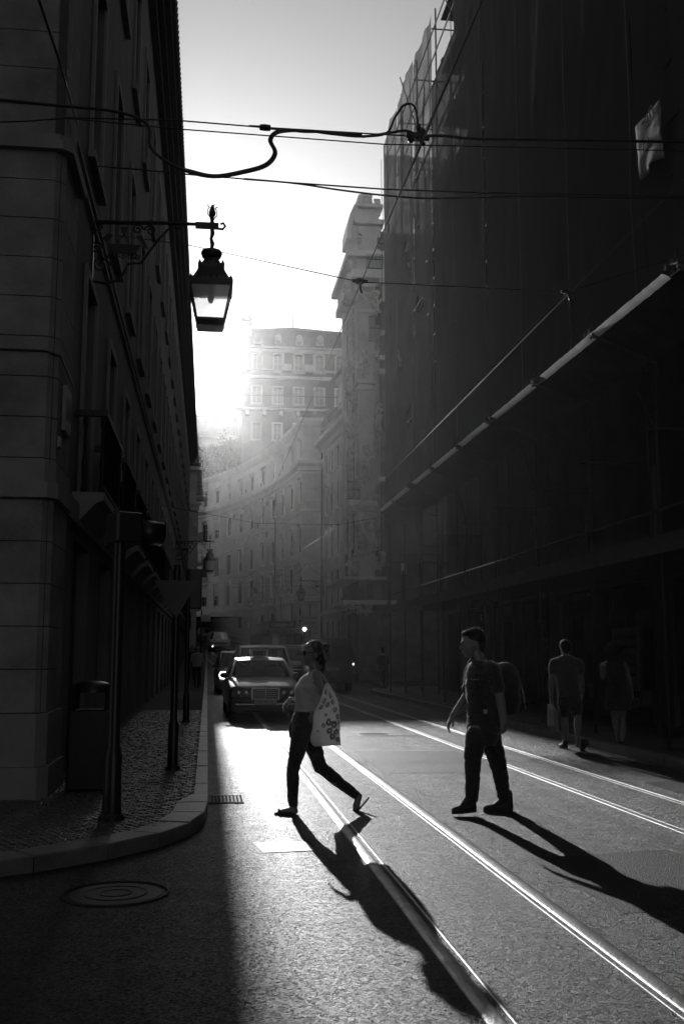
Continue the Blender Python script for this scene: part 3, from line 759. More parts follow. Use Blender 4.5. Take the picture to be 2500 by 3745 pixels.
# corner pier facing the camera, block masonry with joints
pier = MB().bx(7.2,8.8,80.02,80.6,0,19.6); pier.build('pier_core', M_plastF, cbk)
z = 1.2; k = 0
while z < 15.6:
    MB().bx(7.17-.03,8.74,79.93+(k%2)*.012,80.02,z+.008,z+.55-.008).build('stone_block', M_stoneF, cbk); z += .55; k += 1
profs = {'cornice': ([(0,15.75),(-.12,15.85),(-.12,16.1),(-.4,16.35),(-.4,16.6),(0,16.75)], M_trimF), 'parapet_cornice': ([(0,19.3),(-.12,19.4),(-.35,19.75),(-.35,20.0),(.4,20.15),(.4,19.5)], M_trimF),
         'string_course': ([(0,12.55),(-.05,12.58),(-.05,12.72),(0,12.75)], M_trimF), 'plinth_course': ([(0,5.5),(-.1,5.55),(-.1,5.85),(0,5.9)], M_trimF)}
for nme, (pf_, m_) in profs.items():
    mb = MB(); strip(mb, fmC, 0, LC, pf_, .8); mb.build(nme, m_, cbk)
    mb = MB(); mb.prism([(79.9+d,z_) for (d,z_) in pf_], lambda a,b,d: (d,a,b), 7.15+min(d for d,_ in pf_)*.9, 8.8); mb.build(nme, m_, cbk)
mb = MB(); strip(mb, fmC, 0, LC, [(-.2,20.1),(3.5,21.3),(3.5,20.1)], .8); mb.build('roof', M_tile, cbk)
mb = MB().grid([[fmC(u,z,4.) for z in (0,21)] for u in [LC*i/40 for i in range(41)]]); mb.bx(7.3,16,81,86,0,20); mb.build('rear_wall', M_plastF, cbk)
hood = MB().prism([(.0,.16),(.20,.22),(.22,.30),(.0,.42)], lambda a,b,d: (a,d,b), -.68, .68).bx(.0,.12,-.6,-.5,0,.16).bx(0,.12,.5,.6,0,.16).mesh('hood', M_trimF)
M_shut = mat('grey_shutter', .035, .7, 0, .3, 5.)
shm = {}
for (nme,a,b) in rowsC:
    w2 = .9 if nme == 'A' else 1.16
    WC = win_meshes(w2, b-a, .14, .09, (1,2), M_trimF)
    shut = MB().bx(-.09,-.05,-w2/2,w2/2,(b-a)*.5,(b-a)).mesh('roller_blind', M_pale)
    full = MB().bx(-.08,-.05,-w2/2,w2/2,0,(b-a)).mesh('shutter', M_shut)
    for j, u in enumerate(uc):
        if nme == 'E' and gz(cpos(u)[0].y) > 3.0: continue
        o = put_window(WC, cbk, frame_at(fmC, u, a))
        if nme != 'E': inst(hood, 'hood', o, T(0,0,b-a))
        r_ = rnd.random()
        if r_ < .2: inst(shut, 'roller_blind', o)
        elif r_ < .55: inst(full, 'shutter', o)
def iron_balcony(par, mtx, wd, dp, ht):
    s = MB().bx(0,dp,-wd/2,wd/2,-.14,0).bx(0,dp*.7,-wd/2+.1,wd/2-.1,-.3,-.142).mesh('balcony', M_trimF); o = inst(s, 'balcony', par, mtx)
    r_ = MB()
    for z in (.06,ht): r_.tube([(0,-wd/2+.03,z),(dp-.03,-wd/2+.03,z),(dp-.03,wd/2-.03,z),(0,wd/2-.03,z)], .02, 5)
    for i in range(15): y = -wd/2+.05+(wd-.1)*i/14; r_.tube([(dp-.03,y,.06),(dp-.03,y,ht)], .010, 4)
    for sgn in (-1,1):
        for i in range(5): x = dp*i/5+.04; r_.tube([(x,sgn*(wd/2-.03),.06),(x,sgn*(wd/2-.03),ht)], .010, 4)
    r_.build('railing', M_dark, o); return o
iron_balcony(cbk, frame_at(fmC, uc[2], 13.25), 1.5, .55, .95)
for i in (9,10):
    for z in (9.35,13.25): iron_balcony(cbk, frame_at(fmC, uc[i], z), 1.4, .5, .95)
# peeling render: shallow scabs of bare wall below the cornice and string course
sc_m = mat('bare_render', .25, .95, 0, .3, 3.)
for i in range(46):
    u = rnd.uniform(6,LC-8); z = rnd.choice((15.4,12.2,16.9,12.9))+rnd.uniform(-.35,.35); n_ = rnd.randint(6,9); rr = rnd.uniform(.1,.42); rz_ = rr*rnd.uniform(.35,.9)
    pts = [(u+rr*rnd.uniform(.4,1)*math.cos(2*math.pi*j/n_), z+rz_*rnd.uniform(.4,1)*math.sin(2*math.pi*j/n_)) for j in range(n_)]
    MB().add([fmC(a,b,-.012) for a,b in pts], [tuple(range(n_))]).build('plaster_scab', sc_m, cbk)
# drain pipe
MB().tube([fmC(uc[3]-1.2,z,-.1) for z in (2,15.6)], .06, 6).build('downpipe', M_dark, cbk)
MB().tube([(8.72,79.8,z) for z in (1.3,19.)], .07, 6).build('downpipe', M_dark, cbk)
# raised pavement and wall rising to the left below the curved block
ramp = MB(); rows_ = []
for i in range(31):
    u = 2+(LC-2)*i/30; p, n_ = cpos(u); zz = gz(p.y)+.14
    rows_.append([(p.x-n_.x*1.9,p.y-n_.y*1.9,zz-.3),(p.x-n_.x*1.9,p.y-n_.y*1.9,zz),(p.x,p.y,zz)])
struct(ramp.grid(rows_).build('pavement', M_kerb))

# ---- narrow pale building with a balcony beyond the left row
nb_ = thing('pale_building', 'narrow pale stone building end with iron balcony past the dark left row', 'building', (-3,95,gz(95)), world=True)
mb = MB().bx(-9,-1.15,90.2,106,0,17.4); mb.build('wall', M_plastF, nb_)
z = 2.
while z < 13.4: MB().bx(-1.6,-.98,89.98,90.2,z+.01,z+.68).build('stone_block', M_stoneF, nb_); z += .69
MB().bx(-1.7,-.9,89.9,90.2,13.9,14.3).bx(-1.8,-.75,89.8,90.2,14.32,14.6).bx(-9,-.7,89.75,106,17.4,17.7).build('cornice', M_trimF, nb_)
o = iron_balcony(nb_, T(-1.15,90.9,15.2), 1.8, .95, 1.1)
for z in (5.5,9.5): iron_balcony(nb_, T(-1.15,92.2,z), 1.6, .6, 1.0)
for z in (5.5,9.5,15.2):
    W = win_meshes(1.0,1.9,.02,.1,(1,2),M_trimF); put_window(W, nb_, T(-1.13,92.2 if z<15 else 90.9,z+.05))

# ---- hill
def hz_(x, y):
    y0 = 104+max(0,4-x)*1.9 if x > -14 else 138; t = max(0,min(1,(y-y0)/23)); s = t*t*(3-2*t); return 5+s*23.5+noise.noise(Vector((x*.08,y*.08,0)))*1.2*t
struct(MB().grid([[(x,y,hz_(x,y)) for x in list(range(-90,-12,6))+list(range(-12,30,2))+list(range(30,121,8))] for y in [100+2*i for i in range(26)]+[156,180,260]]).build('hillside', mat('hill_soil', .08, .95, 0, .4, .4), None, True))

# ---- big house on the hill
HY = 120.0
hb = thing('hilltop_house', 'large slate roofed house with arched windows standing on the hill in the glare', 'house', (12,HY,22), world=True)
def hx(px): return on_y(px,1500,HY).x
def hzz(py): return on_y(1000,py,HY).z
fmH = lambda u, z, d: (u, HY+d, z)
X0, X1 = hx(885), 24.
c4 = lambda x: 680+x*.5102
c4y = lambda y: 1050+y*.5102
r2 = [hx(c4(x)) for x in (505,655,805,955)]; pit_ = (r2[3]-r2[0])/3; colsH = r2+[r2[3]+pit_*i for i in (1,2,3)]
rowH = [(hzz(c4y(602)),hzz(c4y(488)),.95),(hzz(c4y(835)),hzz(c4y(722)),1.0),(hzz(c4y(1095)),hzz(c4y(982)),.9)]
opens = [(u-w_/2,u+w_/2,a,b) for (a,b,w_) in rowH for u in colsH]
zt = hzz(c4y(430))
mb = MB(); wall_open(mb, fmH, [X0,X1], [9.,zt], opens, .3); mb.bx(X0,X1,HY+.35,HY+22,9.,zt); mb.quad((X0,HY,9),(X0,HY+.4,9),(X0,HY+.4,zt),(X0,HY,zt)); mb.build('wall', M_brick, hb)
def arch_win(par, mtx, wd, ht, arch):
    sur = .2; s = MB(); h = wd/2
    def fn(a,b,d): return (a,d,b)
    s.bx(-h-sur,-h,-.09,-.003,0,ht).bx(h,h+sur,-.09,-.003,0,ht).bx(-h-sur-.1,h+sur+.1,-.16,-.003,-.22,-.003)
    if arch:
        n_=8; out = [(math.cos(math.pi*i/n_)*(h+sur), ht+math.sin(math.pi*i/n_)*.38) for i in range(n_+1)]; inn = [(math.cos(math.pi*i/n_)*h, ht-.02+math.sin(math.pi*i/n_)*.2) for i in range(n_+1)]
        for i in range(n_): s.add([fn(*out[i],-.09),fn(*out[i+1],-.09),fn(*inn[i+1],-.09),fn(*inn[i],-.09),fn(*out[i],0),fn(*out[i+1],0),fn(*inn[i+1],0),fn(*inn[i],0)],[(0,1,2,3),(0,4,5,1),(3,2,6,7)])
    else: s.bx(-h-sur,h+sur,-.09,-.003,ht,ht+sur)
    o = inst(s.mesh('window', M_trimF), 'window', par, mtx)
    f = MB(); f.bx(-.05,.05,.16,.2,0,ht).bx(-h,h,.16,.2,ht*.45,ht*.45+.07).bx(-h,h,.16,.2,ht*.75,ht*.75+.05).bx(-h,-h+.07,.16,.2,0,ht).bx(h-.07,h,.16,.2,0,ht); f.build('frame', M_pale, o)
    MB().quad((-h,.21,0),(h,.21,0),(h,.21,ht),(-h,.21,ht)).build('pane', mat('curtained_glass', .38, .25, 0, .2, 1.), o); return o
for k_, (a,b,w_) in enumerate(rowH):
    for u in colsH: arch_win(hb, T(u,HY,a), w_, b-a, k_==0)
for (y0,y1,p) in ((432,446,.5),(448,470,.3),(592,604,.35),(640,662,.45)):
    MB().bx(X0-.2,X1,HY-p,HY-.003,hzz(c4y(y1)),hzz(c4y(y0))).build('cornice', M_trimF, hb)
for px in (693,915): u = hx(c4(px)); MB().bx(u-.12,u+.12,HY-.12,HY-.003,rowH[0][0],hzz(c4y(472))).build('pilaster_strip', M_trimF, hb)
# mansard, hip roof, dormers, chimney, mast
zm = hzz(c4y(292)); zr = hzz(c4y(254)); xr = hx(c4(805))
mb = MB(); mb.add([(X0,HY-.1,zt),(X1,HY-.1,zt),(X1,HY+22,zt),(X0,HY+22,zt),(X0+.5,HY+.9,zm),(X1-.6,HY+.9,zm),(X1-.6,HY+21,zm),(X0+.6,HY+21,zm)],[(0,1,5,4),(1,2,6,5),(2,3,7,6),(3,0,4,7),(4,5,6,7)])
mb.build('mansard', M_slate, hb)
mb = MB(); xa = hx(c4(430)); xb = hx(c4(1180)); mb.add([(xa-.3,HY+.9,zm+.01),(xb+.3,HY+.9,zm+.01),(xb+.3,HY+21,zm+.01),(xa-.3,HY+21,zm+.01),(xr,HY+9,zr+2.4)],[(0,1,4),(1,2,4),(2,3,4),(3,0,4)]); mb.build('roof', M_tile, hb)
for px in (507,655,807,957):
    u = hx(c4(px)); z0 = hzz(c4y(412)); z1 = hzz(c4y(350))
    dn = MB().bx(u-.44,u+.44,HY-.35,HY+.9,z0-.1,z1-.3).lathe([(.44,-.6),(.44,.75)], 12, (u,HY+.1,z1-.3), RX(R(-90)).to_3x3()).build('dormer', M_trimF, hb)
    MB().bx(u-.27,u+.27,HY-.40,HY-.36,z0,z1-.3).build('pane', mat('curtained_glass', .38), dn)
ch = MB(); xc = hx(c4(430)); ch.bx(xc-.58,xc+.58,HY+.5,HY+2.2,zt,hzz(c4y(225))).bx(xc-.75,xc+.75,HY+.3,HY+2.4,hzz(c4y(240)),hzz(c4y(222))).bx(xc-.55,xc+.55,HY+.5,HY+2.2,hzz(c4y(222)),hzz(c4y(187))); ch.build('chimney', M_stoneF, hb)
MB().tube([(xr,HY+9,zr+.8),(xr,HY+9,hzz(c4y(65))+1)], .07, 6).build('mast', M_pole, hb)
# balcony with rail and brackets
zb = hzz(c4y(880)); bo = MB().bx(X0-1.2,X1,HY-1.1,HY-.003,zb-.25,zb).build('balcony', M_trimF, hb)
mb = MB(); mb.tube([(X0-1.1,HY-1.,zb+1.5),(X1,HY-1.,zb+1.5)], .05, 5)
for i in range(70): x = X0-1+(X1-X0+1)*i/69; mb.tube([(x,HY-1.,zb),(x,HY-1.,zb+1.5)], .02, 4)
mb.build('railing', M_dark, bo)
for i in range(9): x = X0+.6+2.*i; MB().bx(x-.2,x+.2,HY-.7,HY-.003,zb-.8,zb-.26).build('bracket', M_trimF, bo)
for px in (717,877): u = hx(c4(px)); MB().bx(u-.6,u+.6,HY-.7,HY-.1,rowH[0][0]-.1,rowH[0][0]+.75).build('air_conditioner', M_pale, hb)

# ---- arcaded terrace wing left of the house
HY = 150.; X0 = 5.2
tb = thing('arcaded_terrace', 'low arcaded wing with arched windows on the hill left of the big house', 'building', (-4,HY+1,29), world=True)
ztop = on_y(780,1525,HY+1).z
TX0, TX1 = -30., X0-.02
fmT = lambda u, z, d: (u, HY+1+d, z)
wz0, wz1 = on_y(780,1585,HY+1).z, on_y(780,1542,HY+1).z
wt = [X0-.9-1.72*i for i in range(17)]
opens = [(u-.55,u+.55,wz0,wz1) for u in wt]
az0, az1 = on_y(780,1700,HY+1).z, on_y(780,1622,HY+1).z
aw = [X0-2.2-4.7*i for i in range(6)]
opens += [(u-1.8,u+1.8,az0,az1) for u in aw]
mb = MB(); wall_open(mb, fmT, [TX0,TX1], [22.,ztop], opens, .8, back=True); mb.bx(TX0,TX1,HY+2.,HY+12,22,ztop); mb.build('wall', M_stoneF, tb)
for u in aw:
    mb = MB(); n_=12
    out = [(u+1.8*math.cos(math.pi*i/n_), az0+(az1-az0)*(.25+.72*math.sin(math.pi*i/n_))) for i in range(n_+1)]
    for i in range(n_): mb.quad((out[i][0],HY+.9,out[i][1]),(out[i+1][0],HY+.9,out[i+1][1]),(out[i+1][0],HY+.9,az1+.1),(out[i][0],HY+.9,az1+.1))
    mb.build('arch', M_trimF, tb)
for u in wt:
    mb = MB(); n_=8; h=.55
    out = [(u+h*math.cos(math.pi*i/n_), wz1-h+h*math.sin(math.pi*i/n_)) for i in range(n_+1)]
    for i in range(n_): mb.quad((out[i][0],HY+.95,out[i][1]),(out[i+1][0],HY+.95,out[i+1][1]),(out[i+1][0],HY+.95,wz1+.05),(out[i][0],HY+.95,wz1+.05))
    o = mb.build('window_arch', M_trimF, tb); MB().bx(u-.04,u+.04,HY+1.3,HY+1.36,wz0,wz1).bx(u-.55,u+.55,HY+1.3,HY+1.36,wz0+.7,wz0+.78).build('frame', M_pale, o)
for (z0,z1,p) in ((ztop-.05,ztop+.3,.5),(wz0-.75,wz0-.4,.4)): MB().bx(TX0,TX1-.01,HY+1-p,HY+.997,z0,z1).build('cornice', M_trimF, tb)
# ================================================================ ORNATE CORNER BUILDING
OY = 51.0
ob = thing('ornate_building', 'ornate stone corner building with carved pilaster, busts and curved gable', 'building', (8,OY,0), world=True)
def oz(py): return on_y(1330,py,OY).z
def ox(px): return on_y(px,1500,OY).x
M_carve = mat('carved_stone', .55, .85, 0, .25, 2., .3, 14.)
def ob_box(name, px0, px1, py0, py1, yf, yb=OY+.6, m=None, bev=.03):
    return MB().bx(ox(px0),ox(px1),yf,yb,oz(py1),oz(py0)).build(name, m or M_stoneF, ob, False, bev)
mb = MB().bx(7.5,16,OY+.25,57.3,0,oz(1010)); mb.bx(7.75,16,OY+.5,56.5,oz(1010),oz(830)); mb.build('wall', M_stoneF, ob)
# attic gable with a curved side
gp = [(1274,884),(1276,840),(1286,796),(1302,762),(1316,748),(1318,722),(1322,722),(1361,722),(1364,740),(1386,752),(1388,884)]
MB().prism([(ox(a),oz(b)) for a,b in gp], lambda a,b,d: (a,d,b), OY-.05, OY+1.6).build('gable', M_stoneF, ob)
gpo = gp[:6]; mb = MB()
for (a,b),(c,d) in zip(gpo, gpo[1:]):
    mb.prism([(ox(a)-.12,oz(b)+.05),(ox(c)-.12,oz(d)+.05),(ox(c)+.1,oz(d)),(ox(a)+.1,oz(b))], lambda p,q,e: (p,e,q), OY-.25, OY+1.7)
mb.build('gable_moulding', M_trimF, ob)
ob_box('gable_cap',1320,1364,708,722,OY-.1,OY+1.2,M_trimF)
ob_box('cornice',1300,1402,752,764,OY-.3,OY+2,M_trimF); ob_box('cornice',1292,1404,808,826,OY-.35,OY+2,M_trimF); ob_box('attic_pier',1306,1392,826,925,OY-.1,OY+1.5)
ob_box('cornice',1264,1404,926,948,OY-.45,57.4,M_trimF); ob_box('frieze',1290,1402,948,994,OY-.05,57.3); ob_box('cornice',1282,1410,994,1024,OY-.4,57.4,M_trimF)
ob_box('pilaster',1310,1362,1148,1396,OY-.25); ob_box('astragal',1302,1368,1138,1150,OY-.36,OY+.3,M_trimF); ob_box('capital_block',1300,1368,1040,1058,OY-.4,OY+.3,M_trimF)
ob_box('cornice',1298,1370,1396,1412,OY-.45,OY+.3,M_trimF); ob_box('cornice',1304,1364,1412,1430,OY-.36,OY+.3,M_trimF)
ob_box('pilaster',1308,1362,1430,1836,OY-.25); ob_box('ledge',1270,1372,1836,1856,OY-.6,OY+.3,M_trimF); ob_box('ledge',1282,1366,1856,1876,OY-.45,OY+.3,M_trimF)
ob_box('pilaster',1310,1366,1876,2110,OY-.2)
ob_box('string_course',1250,1420,2110,2122,OY-.3,57.4,M_trimF); ob_box('string_course',1250,1440,2196,2212,OY-.4,57.4,M_trimF)
ob_box('pier',1306,1372,2212,2440,OY-.15); ob_box('pier',1392,1440,1100,2440,OY-.05)
# right-hand bay sills, brackets, frames
for (a,b,c,d,p) in ((1374,1404,1210,1226,.3),(1378,1404,1300,1316,.2),(1382,1406,1352,1370,.35),(1378,1404,1745,1760,.25),(1385,1404,1024,1040,.3)): ob_box('sill',a,b,c,d,OY-p,OY+.3,M_trimF)
ob_box('window_recess',1376,1400,1230,1298,OY+.18,OY+.3,M_dark); ob_box('window_recess',1376,1400,1040,1180,OY+.18,OY+.3,M_dark)
def carving(px, py, w, h, yf, seed, par=ob, name='carving'):
    r = random.Random(seed); mb = MB(); cx, cz = ox(px), oz(py); W = w*51/3776; H = h*51/3776
    for i in range(13):
        a = r.uniform(0,6.28); q = r.uniform(.1,.85)
        mb.ell((cx+W/2*q*math.cos(a), yf+r.uniform(-.05,.12), cz+H/2*q*math.sin(a)), (W*r.uniform(.10,.24),r.uniform(.08,.2),H*r.uniform(.07,.16)), Matrix.Rotation(r.uniform(-1,1),3,'Y'), 8, 6)
    for i in range(3):
        sx = cx+W*r.uniform(-.3,.3); sz = cz+H*r.uniform(-.4,.4); rr = min(W,H)*.3; sg = r.choice((-1,1))
        mb.tube([(sx+sg*rr*(1-t/9)*math.cos(t*.9), yf-.08, sz+rr*(1-t/9)*math.sin(t*.9)) for t in range(9)], [.06-.004*t for t in range(9)], 6)
    return mb.build(name, M_carve, par, True)
carving(1332,1100,56,80,OY-.3,1,name='capital'); carving(1330,1330,44,120,OY-.28,2); carving(1336,1700,52,150,OY-.4,3); carving(1318,1770,40,60,OY-.45,4)
carving(1290,1580,50,80,OY-.05,5); carving(1280,1690,34,130,OY-.0,6); carving(1378,1540,38,150,OY-.1,7); carving(1376,1120,38,130,OY-.1,8); carving(1374,1290,40,70,OY-.1,9)
carving(1312,880,26,60,OY-.3,10); carving(1296,960,20,60,OY-.2,11); carving(1290,1350,44,60,OY-.1,12); carving(1340,1960,90,150,OY-.5,13); carving(1386,2050,50,120,OY-.1,14); carving(1300,2050,70,90,OY-.2,15); carving(1362,1830,40,50,OY-.4,16)
carving(1288,1460,40,60,OY,17); carving(1282,1230,36,70,OY,18); carving(1296,1180,30,80,OY-.1,19)
# big scroll console under the ledge
mb = MB()
prof = [(1316,1880),(1300,1900),(1310,1940),(1336,1970),(1352,2000),(1342,2022),(1310,2026),(1290,2010)]
mb.tube([(ox(a),OY-.45,oz(b)) for a,b in prof], [.16,.2,.22,.22,.2,.16,.1,.06], 8); mb.build('console', M_carve, ob, True)
# busts looking down the street
for (px,py,s) in ((1266,1068,1.),(1276,960,.75),(1268,1420,.8)):
    x, z = ox(px), oz(py); mb = MB()
    mb.ell((x,OY-.2,z+.2*s),(.2*s,.22*s,.27*s)).ell((x-.17*s,OY-.2,z+.12*s),(.09*s,.1*s,.07*s)).ell((x+.03,OY-.2,z+.42*s),(.2*s,.23*s,.12*s)).ell((x-.12*s,OY-.2,z-.04*s),(.1*s,.12*s,.14*s)).tube([(x+.05,OY-.2,z+.05),(x+.12,OY-.1,z-.5*s)], [.16*s,.3*s], 8).ell((x+.15,OY,z-.6*s),(.4*s,.3*s,.22*s))
    mb.build('bust', M_carve, ob, True)
# street side: pilaster strips, windows, pot-bellied iron balconies
fmO = lambda u, z, d: (7.5+d, u, z)
for u in (51.6,53.9,56.6): MB().bx(7.34,7.5,u-.3,u+.3,5.6,oz(1024)).build('pilaster', M_stoneF, ob)
WO = win_meshes(1.0, 2.4, .02, .14, (1,2), M_trimF)
for u in (52.75,55.2):
    for z in (6.4,10.2,14.4,17.6): put_window(WO, ob, T(7.5,u,z) @ RZ(math.pi))
def iron_basket(px, py, w, h, y):
    mb = MB(); x0 = ox(px-w/2); x1 = ox(px+w/2); z0 = oz(py+h/2); z1 = oz(py-h/2); n_ = 12
    for i in range(n_+1):
        x = x0+(x1-x0)*i/n_
        mb.tube([(x,y-.35*math.sin(math.pi*min(1,t*.75+.12))-.1,z0+(z1-z0)*t) for t in (0,.15,.35,.6,.8,1)], .014, 4)
    for z in (z0,z1,(z0+z1)/2): mb.tube([(x0,y-.4 if z==(z0+z1)/2 else y-.3,z),(x1,y-.4 if z==(z0+z1)/2 else y-.3,z)], .025, 5)
    return mb.build('iron_balcony', M_dark, ob)
iron_basket(1288,1798,46,62,OY-.1); iron_basket(1366,1210,42,90,OY-.1); iron_basket(1394,890,26,90,OY+.3); iron_basket(1366,960,60,60,OY-.1); iron_basket(1390,735,24,60,OY+1)
# small arches of the mezzanine, seen along the street side
for i, (px,py) in enumerate(((1262,2185),(1288,2170),(1318,2155),(1350,2140))):
    mb = MB(); x = ox(px); z = oz(py+12); w_ = .16
    mb.prism([(x-w_,z-.55),(x+w_,z-.55),(x+w_,z+.1)]+[(x+w_*math.cos(a),z+.1+w_*math.sin(a)) for a in (.5,1.05,1.57,2.1,2.6)]+[(x-w_,z+.1)], lambda a,b,d: (a,d,b), OY-.16, OY+.2); mb.build('mezzanine_window', M_dark, ob)
for px in (1258,1284,1312,1340): carving(px,2230,34,50,OY-.2,40+px)
for px in (1262,1290,1318,1345): MB().prism([(ox(px)-.15,.5),(ox(px)+.15,.5),(ox(px)+.15,3.2),(ox(px)+.08,3.4),(ox(px)-.08,3.4),(ox(px)-.15,3.2)], lambda a,b,d: (a,d,b), OY+.1, OY+.24).build('arched_door', M_trimF, ob)
# narrow pale blind and iron finials at the roof
MB().bx(ox(1441),ox(1459),49.4,49.5,oz(2105),oz(2022)).build('pale_panel', M_pale, ob)

M_base = mat('shade_dark_stone', .13, .85, 0, .3, 1.5, .3, 14.)  # street-level shade painted into the lower walls as a darker stone colour
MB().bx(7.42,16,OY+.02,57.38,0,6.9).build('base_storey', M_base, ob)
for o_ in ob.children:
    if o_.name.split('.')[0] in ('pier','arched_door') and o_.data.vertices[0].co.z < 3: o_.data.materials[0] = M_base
# ================================================================ LANTERNS
M_iron2 = mat('painted_iron', .015, .4, .3, .2, 10.)
def frosted():
    m = bpy.data.materials.new('lantern_glass'); m.use_nodes = True; n = m.node_tree.nodes; L = m.node_tree.links
    n.remove(n['Principled BSDF']); a = n.new('ShaderNodeBsdfTransparent'); a.inputs[0].default_value = (.93,.93,.93,1)
    t = n.new('ShaderNodeBsdfTranslucent'); t.inputs[0].default_value = (.8,.8,.8,1); gl = n.new('ShaderNodeBsdfGlossy'); gl.inputs['Roughness'].default_value = .05
    x = n.new('ShaderNodeMixShader'); x.inputs[0].default_value = .45; L.new(a.outputs[0], x.inputs[1]); L.new(t.outputs[0], x.inputs[2])
    y = n.new('ShaderNodeMixShader'); y.inputs[0].default_value = .05; L.new(x.outputs[0], y.inputs[1]); L.new(gl.outputs[0], y.inputs[2])
    L.new(y.outputs[0], n['Material Output'].inputs['Surface']); return m
M_lglass = frosted()
def sq_ring(mb, s, z0, z1, t): 
    for (x0,x1,y0,y1) in ((-s,s,-s,-s+t),(-s,s,s-t,s),(-s,-s+t,-s+t,s-t),(s-t,s,-s+t,s-t)): mb.bx(x0,x1,y0,y1,z0,z1)
def make_lantern(label, loc, rz, scale=1., arm=1.7):
    """origin at the wall plate, +x out from the wall, arm at z=0"""
    t = thing('street_lantern', label, 'lantern', loc, rz, 'hanging street lanterns')
    A = arm; m = MB()
    m.tube([(0,0,-.05),(.5,0,-.035),(1.,0,-.01),(A-.25,0,.0),(A-.2,0,0)], [.035,.032,.03,.028,.026], 8); m.bx(A-.25,A+.1,-.03,.03,-.06,.03); m.tube([(A+.08,0,-.05),(A+.16,0,-.06),(A+.2,0,-.01),(A+.17,0,.04),(A+.13,0,.02)], .02, 6); m.build('arm', M_iron2, t, 40)
    m = MB(); m.bx(-.01,.02,-.04,.04,-1.05,.08); m.build('wall_plate', M_iron2, t)
    m = MB(); m.tube([(.02,0,-.98),(.2,0,-1.0),(.42,0,-.93),(.5,0,-.75),(.52,0,-.68),(.72,0,-.66),(.95,0,-.3),(1.1,0,-.12),(1.22,0,-.06),(1.32,0,-.09)], .02, 6); m.build('brace', M_iron2, t, True)
    def scroll(cx, cz, r, s, turns=1.6, n=18):
        return [(cx+s*r*(1-i/(n*1.15))*math.cos(i/n*turns*6.28), 0, cz+r*(1-i/(n*1.15))*math.sin(i/n*turns*6.28)) for i in range(n)]
    for (cx,cz,r,s) in ((.13,-.72,.13,1),(.05,-.45,.1,1),(.85,-.14,.09,-1),(.66,-.13,.08,1),(.08,-.14,.06,1),(.6,-.55,.07,-1)):
        MB().tube(scroll(cx,cz,r,s), .014, 5).build('scroll', M_iron2, t, True)
    # little ship with rays between the scrolls
    m = MB(); m.prism([(.2,-.38),(.72,-.38),(.66,-.46),(.62,-.52),(.3,-.52),(.26,-.46)], lambda a,b,d: (a,d,b), -.012, .012)
    for k in range(7): m.tube([(.46,0,-.2),(.34+.04*k,0,-.38)], .006, 4)
    m.prism([(.40,-.1),(.52,-.1),(.5,-.2),(.42,-.2)], lambda a,b,d: (a,d,b), -.01, .01); m.prism([(.14,-.3),(.22,-.22),(.3,-.24),(.2,-.36)], lambda a,b,d: (a,d,b), -.01, .01); m.prism([(.64,-.24),(.72,-.22),(.82,-.42),(.78,-.42)], lambda a,b,d: (a,d,b), -.01, .01)
    for k in range(5): m.tube(scroll(.26+.1*k,-.58,.045,1,1.3,8), .010, 4)
    m.build('ship_ornament', M_iron2, t)
    # finial, rod
    m = MB(); m.lathe([(.03,-.04),(.035,.04),(.025,.07),(.04,.1),(.025,.12),(.05,.16),(.055,.2),(.03,.28),(.008,.33)], 10, (A,0,0))
    for k in range(4):
        a = k*math.pi/2+.4; m.tube([(A+.03*math.cos(a),.03*math.sin(a),.11),(A+.075*math.cos(a),.075*math.sin(a),.16),(A+.07*math.cos(a),.07*math.sin(a),.24),(A+.05*math.cos(a),.05*math.sin(a),.28),(A+.085*math.cos(a),.085*math.sin(a),.31)], .01, 4)
    m.build('finial', M_iron2, t, 50)
    MB().tube([(A,0,-.06),(A+.012,0,-.14),(A-.012,0,-.22),(A+.012,0,-.3),(A,0,-.38),(A,0,-.44)], [.03,.036,.026,.036,.026,.03], 6).build('rod', M_iron2, t, True)
    m = MB(); m.lathe([(.05,-.40),(.15,-.42),(.165,-.46),(.14,-.52),(.09,-.55)], 16, (A,0,0)); m.lathe([(.09,-.54),(.10,-.58),(.15,-.66),(.20,-.69),(.20,-.73)], 4, (A,0,0), RZ(0).to_3x3(), True); m.lathe([(.19,-.70),(.20,-.78),(.26,-.9),(.325,-.96),(.325,-1.01)], 4, (A,0,0), None, True)
    hd = m.build('cap', M_iron2, t, 30)
    m = MB()
    for (s,z,n_,hh) in ((.205,-.69,6,.07),(.335,-.98,8,.08)):
        for k in range(4):
            for i in range(n_):
                p = Vector((-s+2*s*(i+.5)/n_, -s, 0)); q = Matrix.Rotation(k*math.pi/2,3,'Z') @ p; e = Matrix.Rotation(k*math.pi/2,3,'Z') @ Vector((s/n_*.8,0,0)); dn = Matrix.Rotation(k*math.pi/2,3,'Z') @ Vector((0,-.012,0))
                c = Vector((A,0,z)); up = Vector((0,0,hh))
                m.add([c+q-e-Vector((0,0,.05)),c+q+e-Vector((0,0,.05)),c+q+e+Vector((0,0,.01)),c+q+up+dn,c+q-e+Vector((0,0,.01))],[(0,1,2,3,4)])
    stuff(m.build('crest', M_iron2, hd))
    # tapered glass box
    tp, bt, z1, z0 = .305, .2, -1.01, -1.54
    P = lambda s,z,k: Vector((A,0,z)) + Matrix.Rotation(k*math.pi/2,3,'Z') @ Vector((-s,-s,0))
    for k in range(4): MB().tube([P(tp,z1,k),P(bt,z0,k)], .018, 4).build('corner_bar', M_iron2, t)
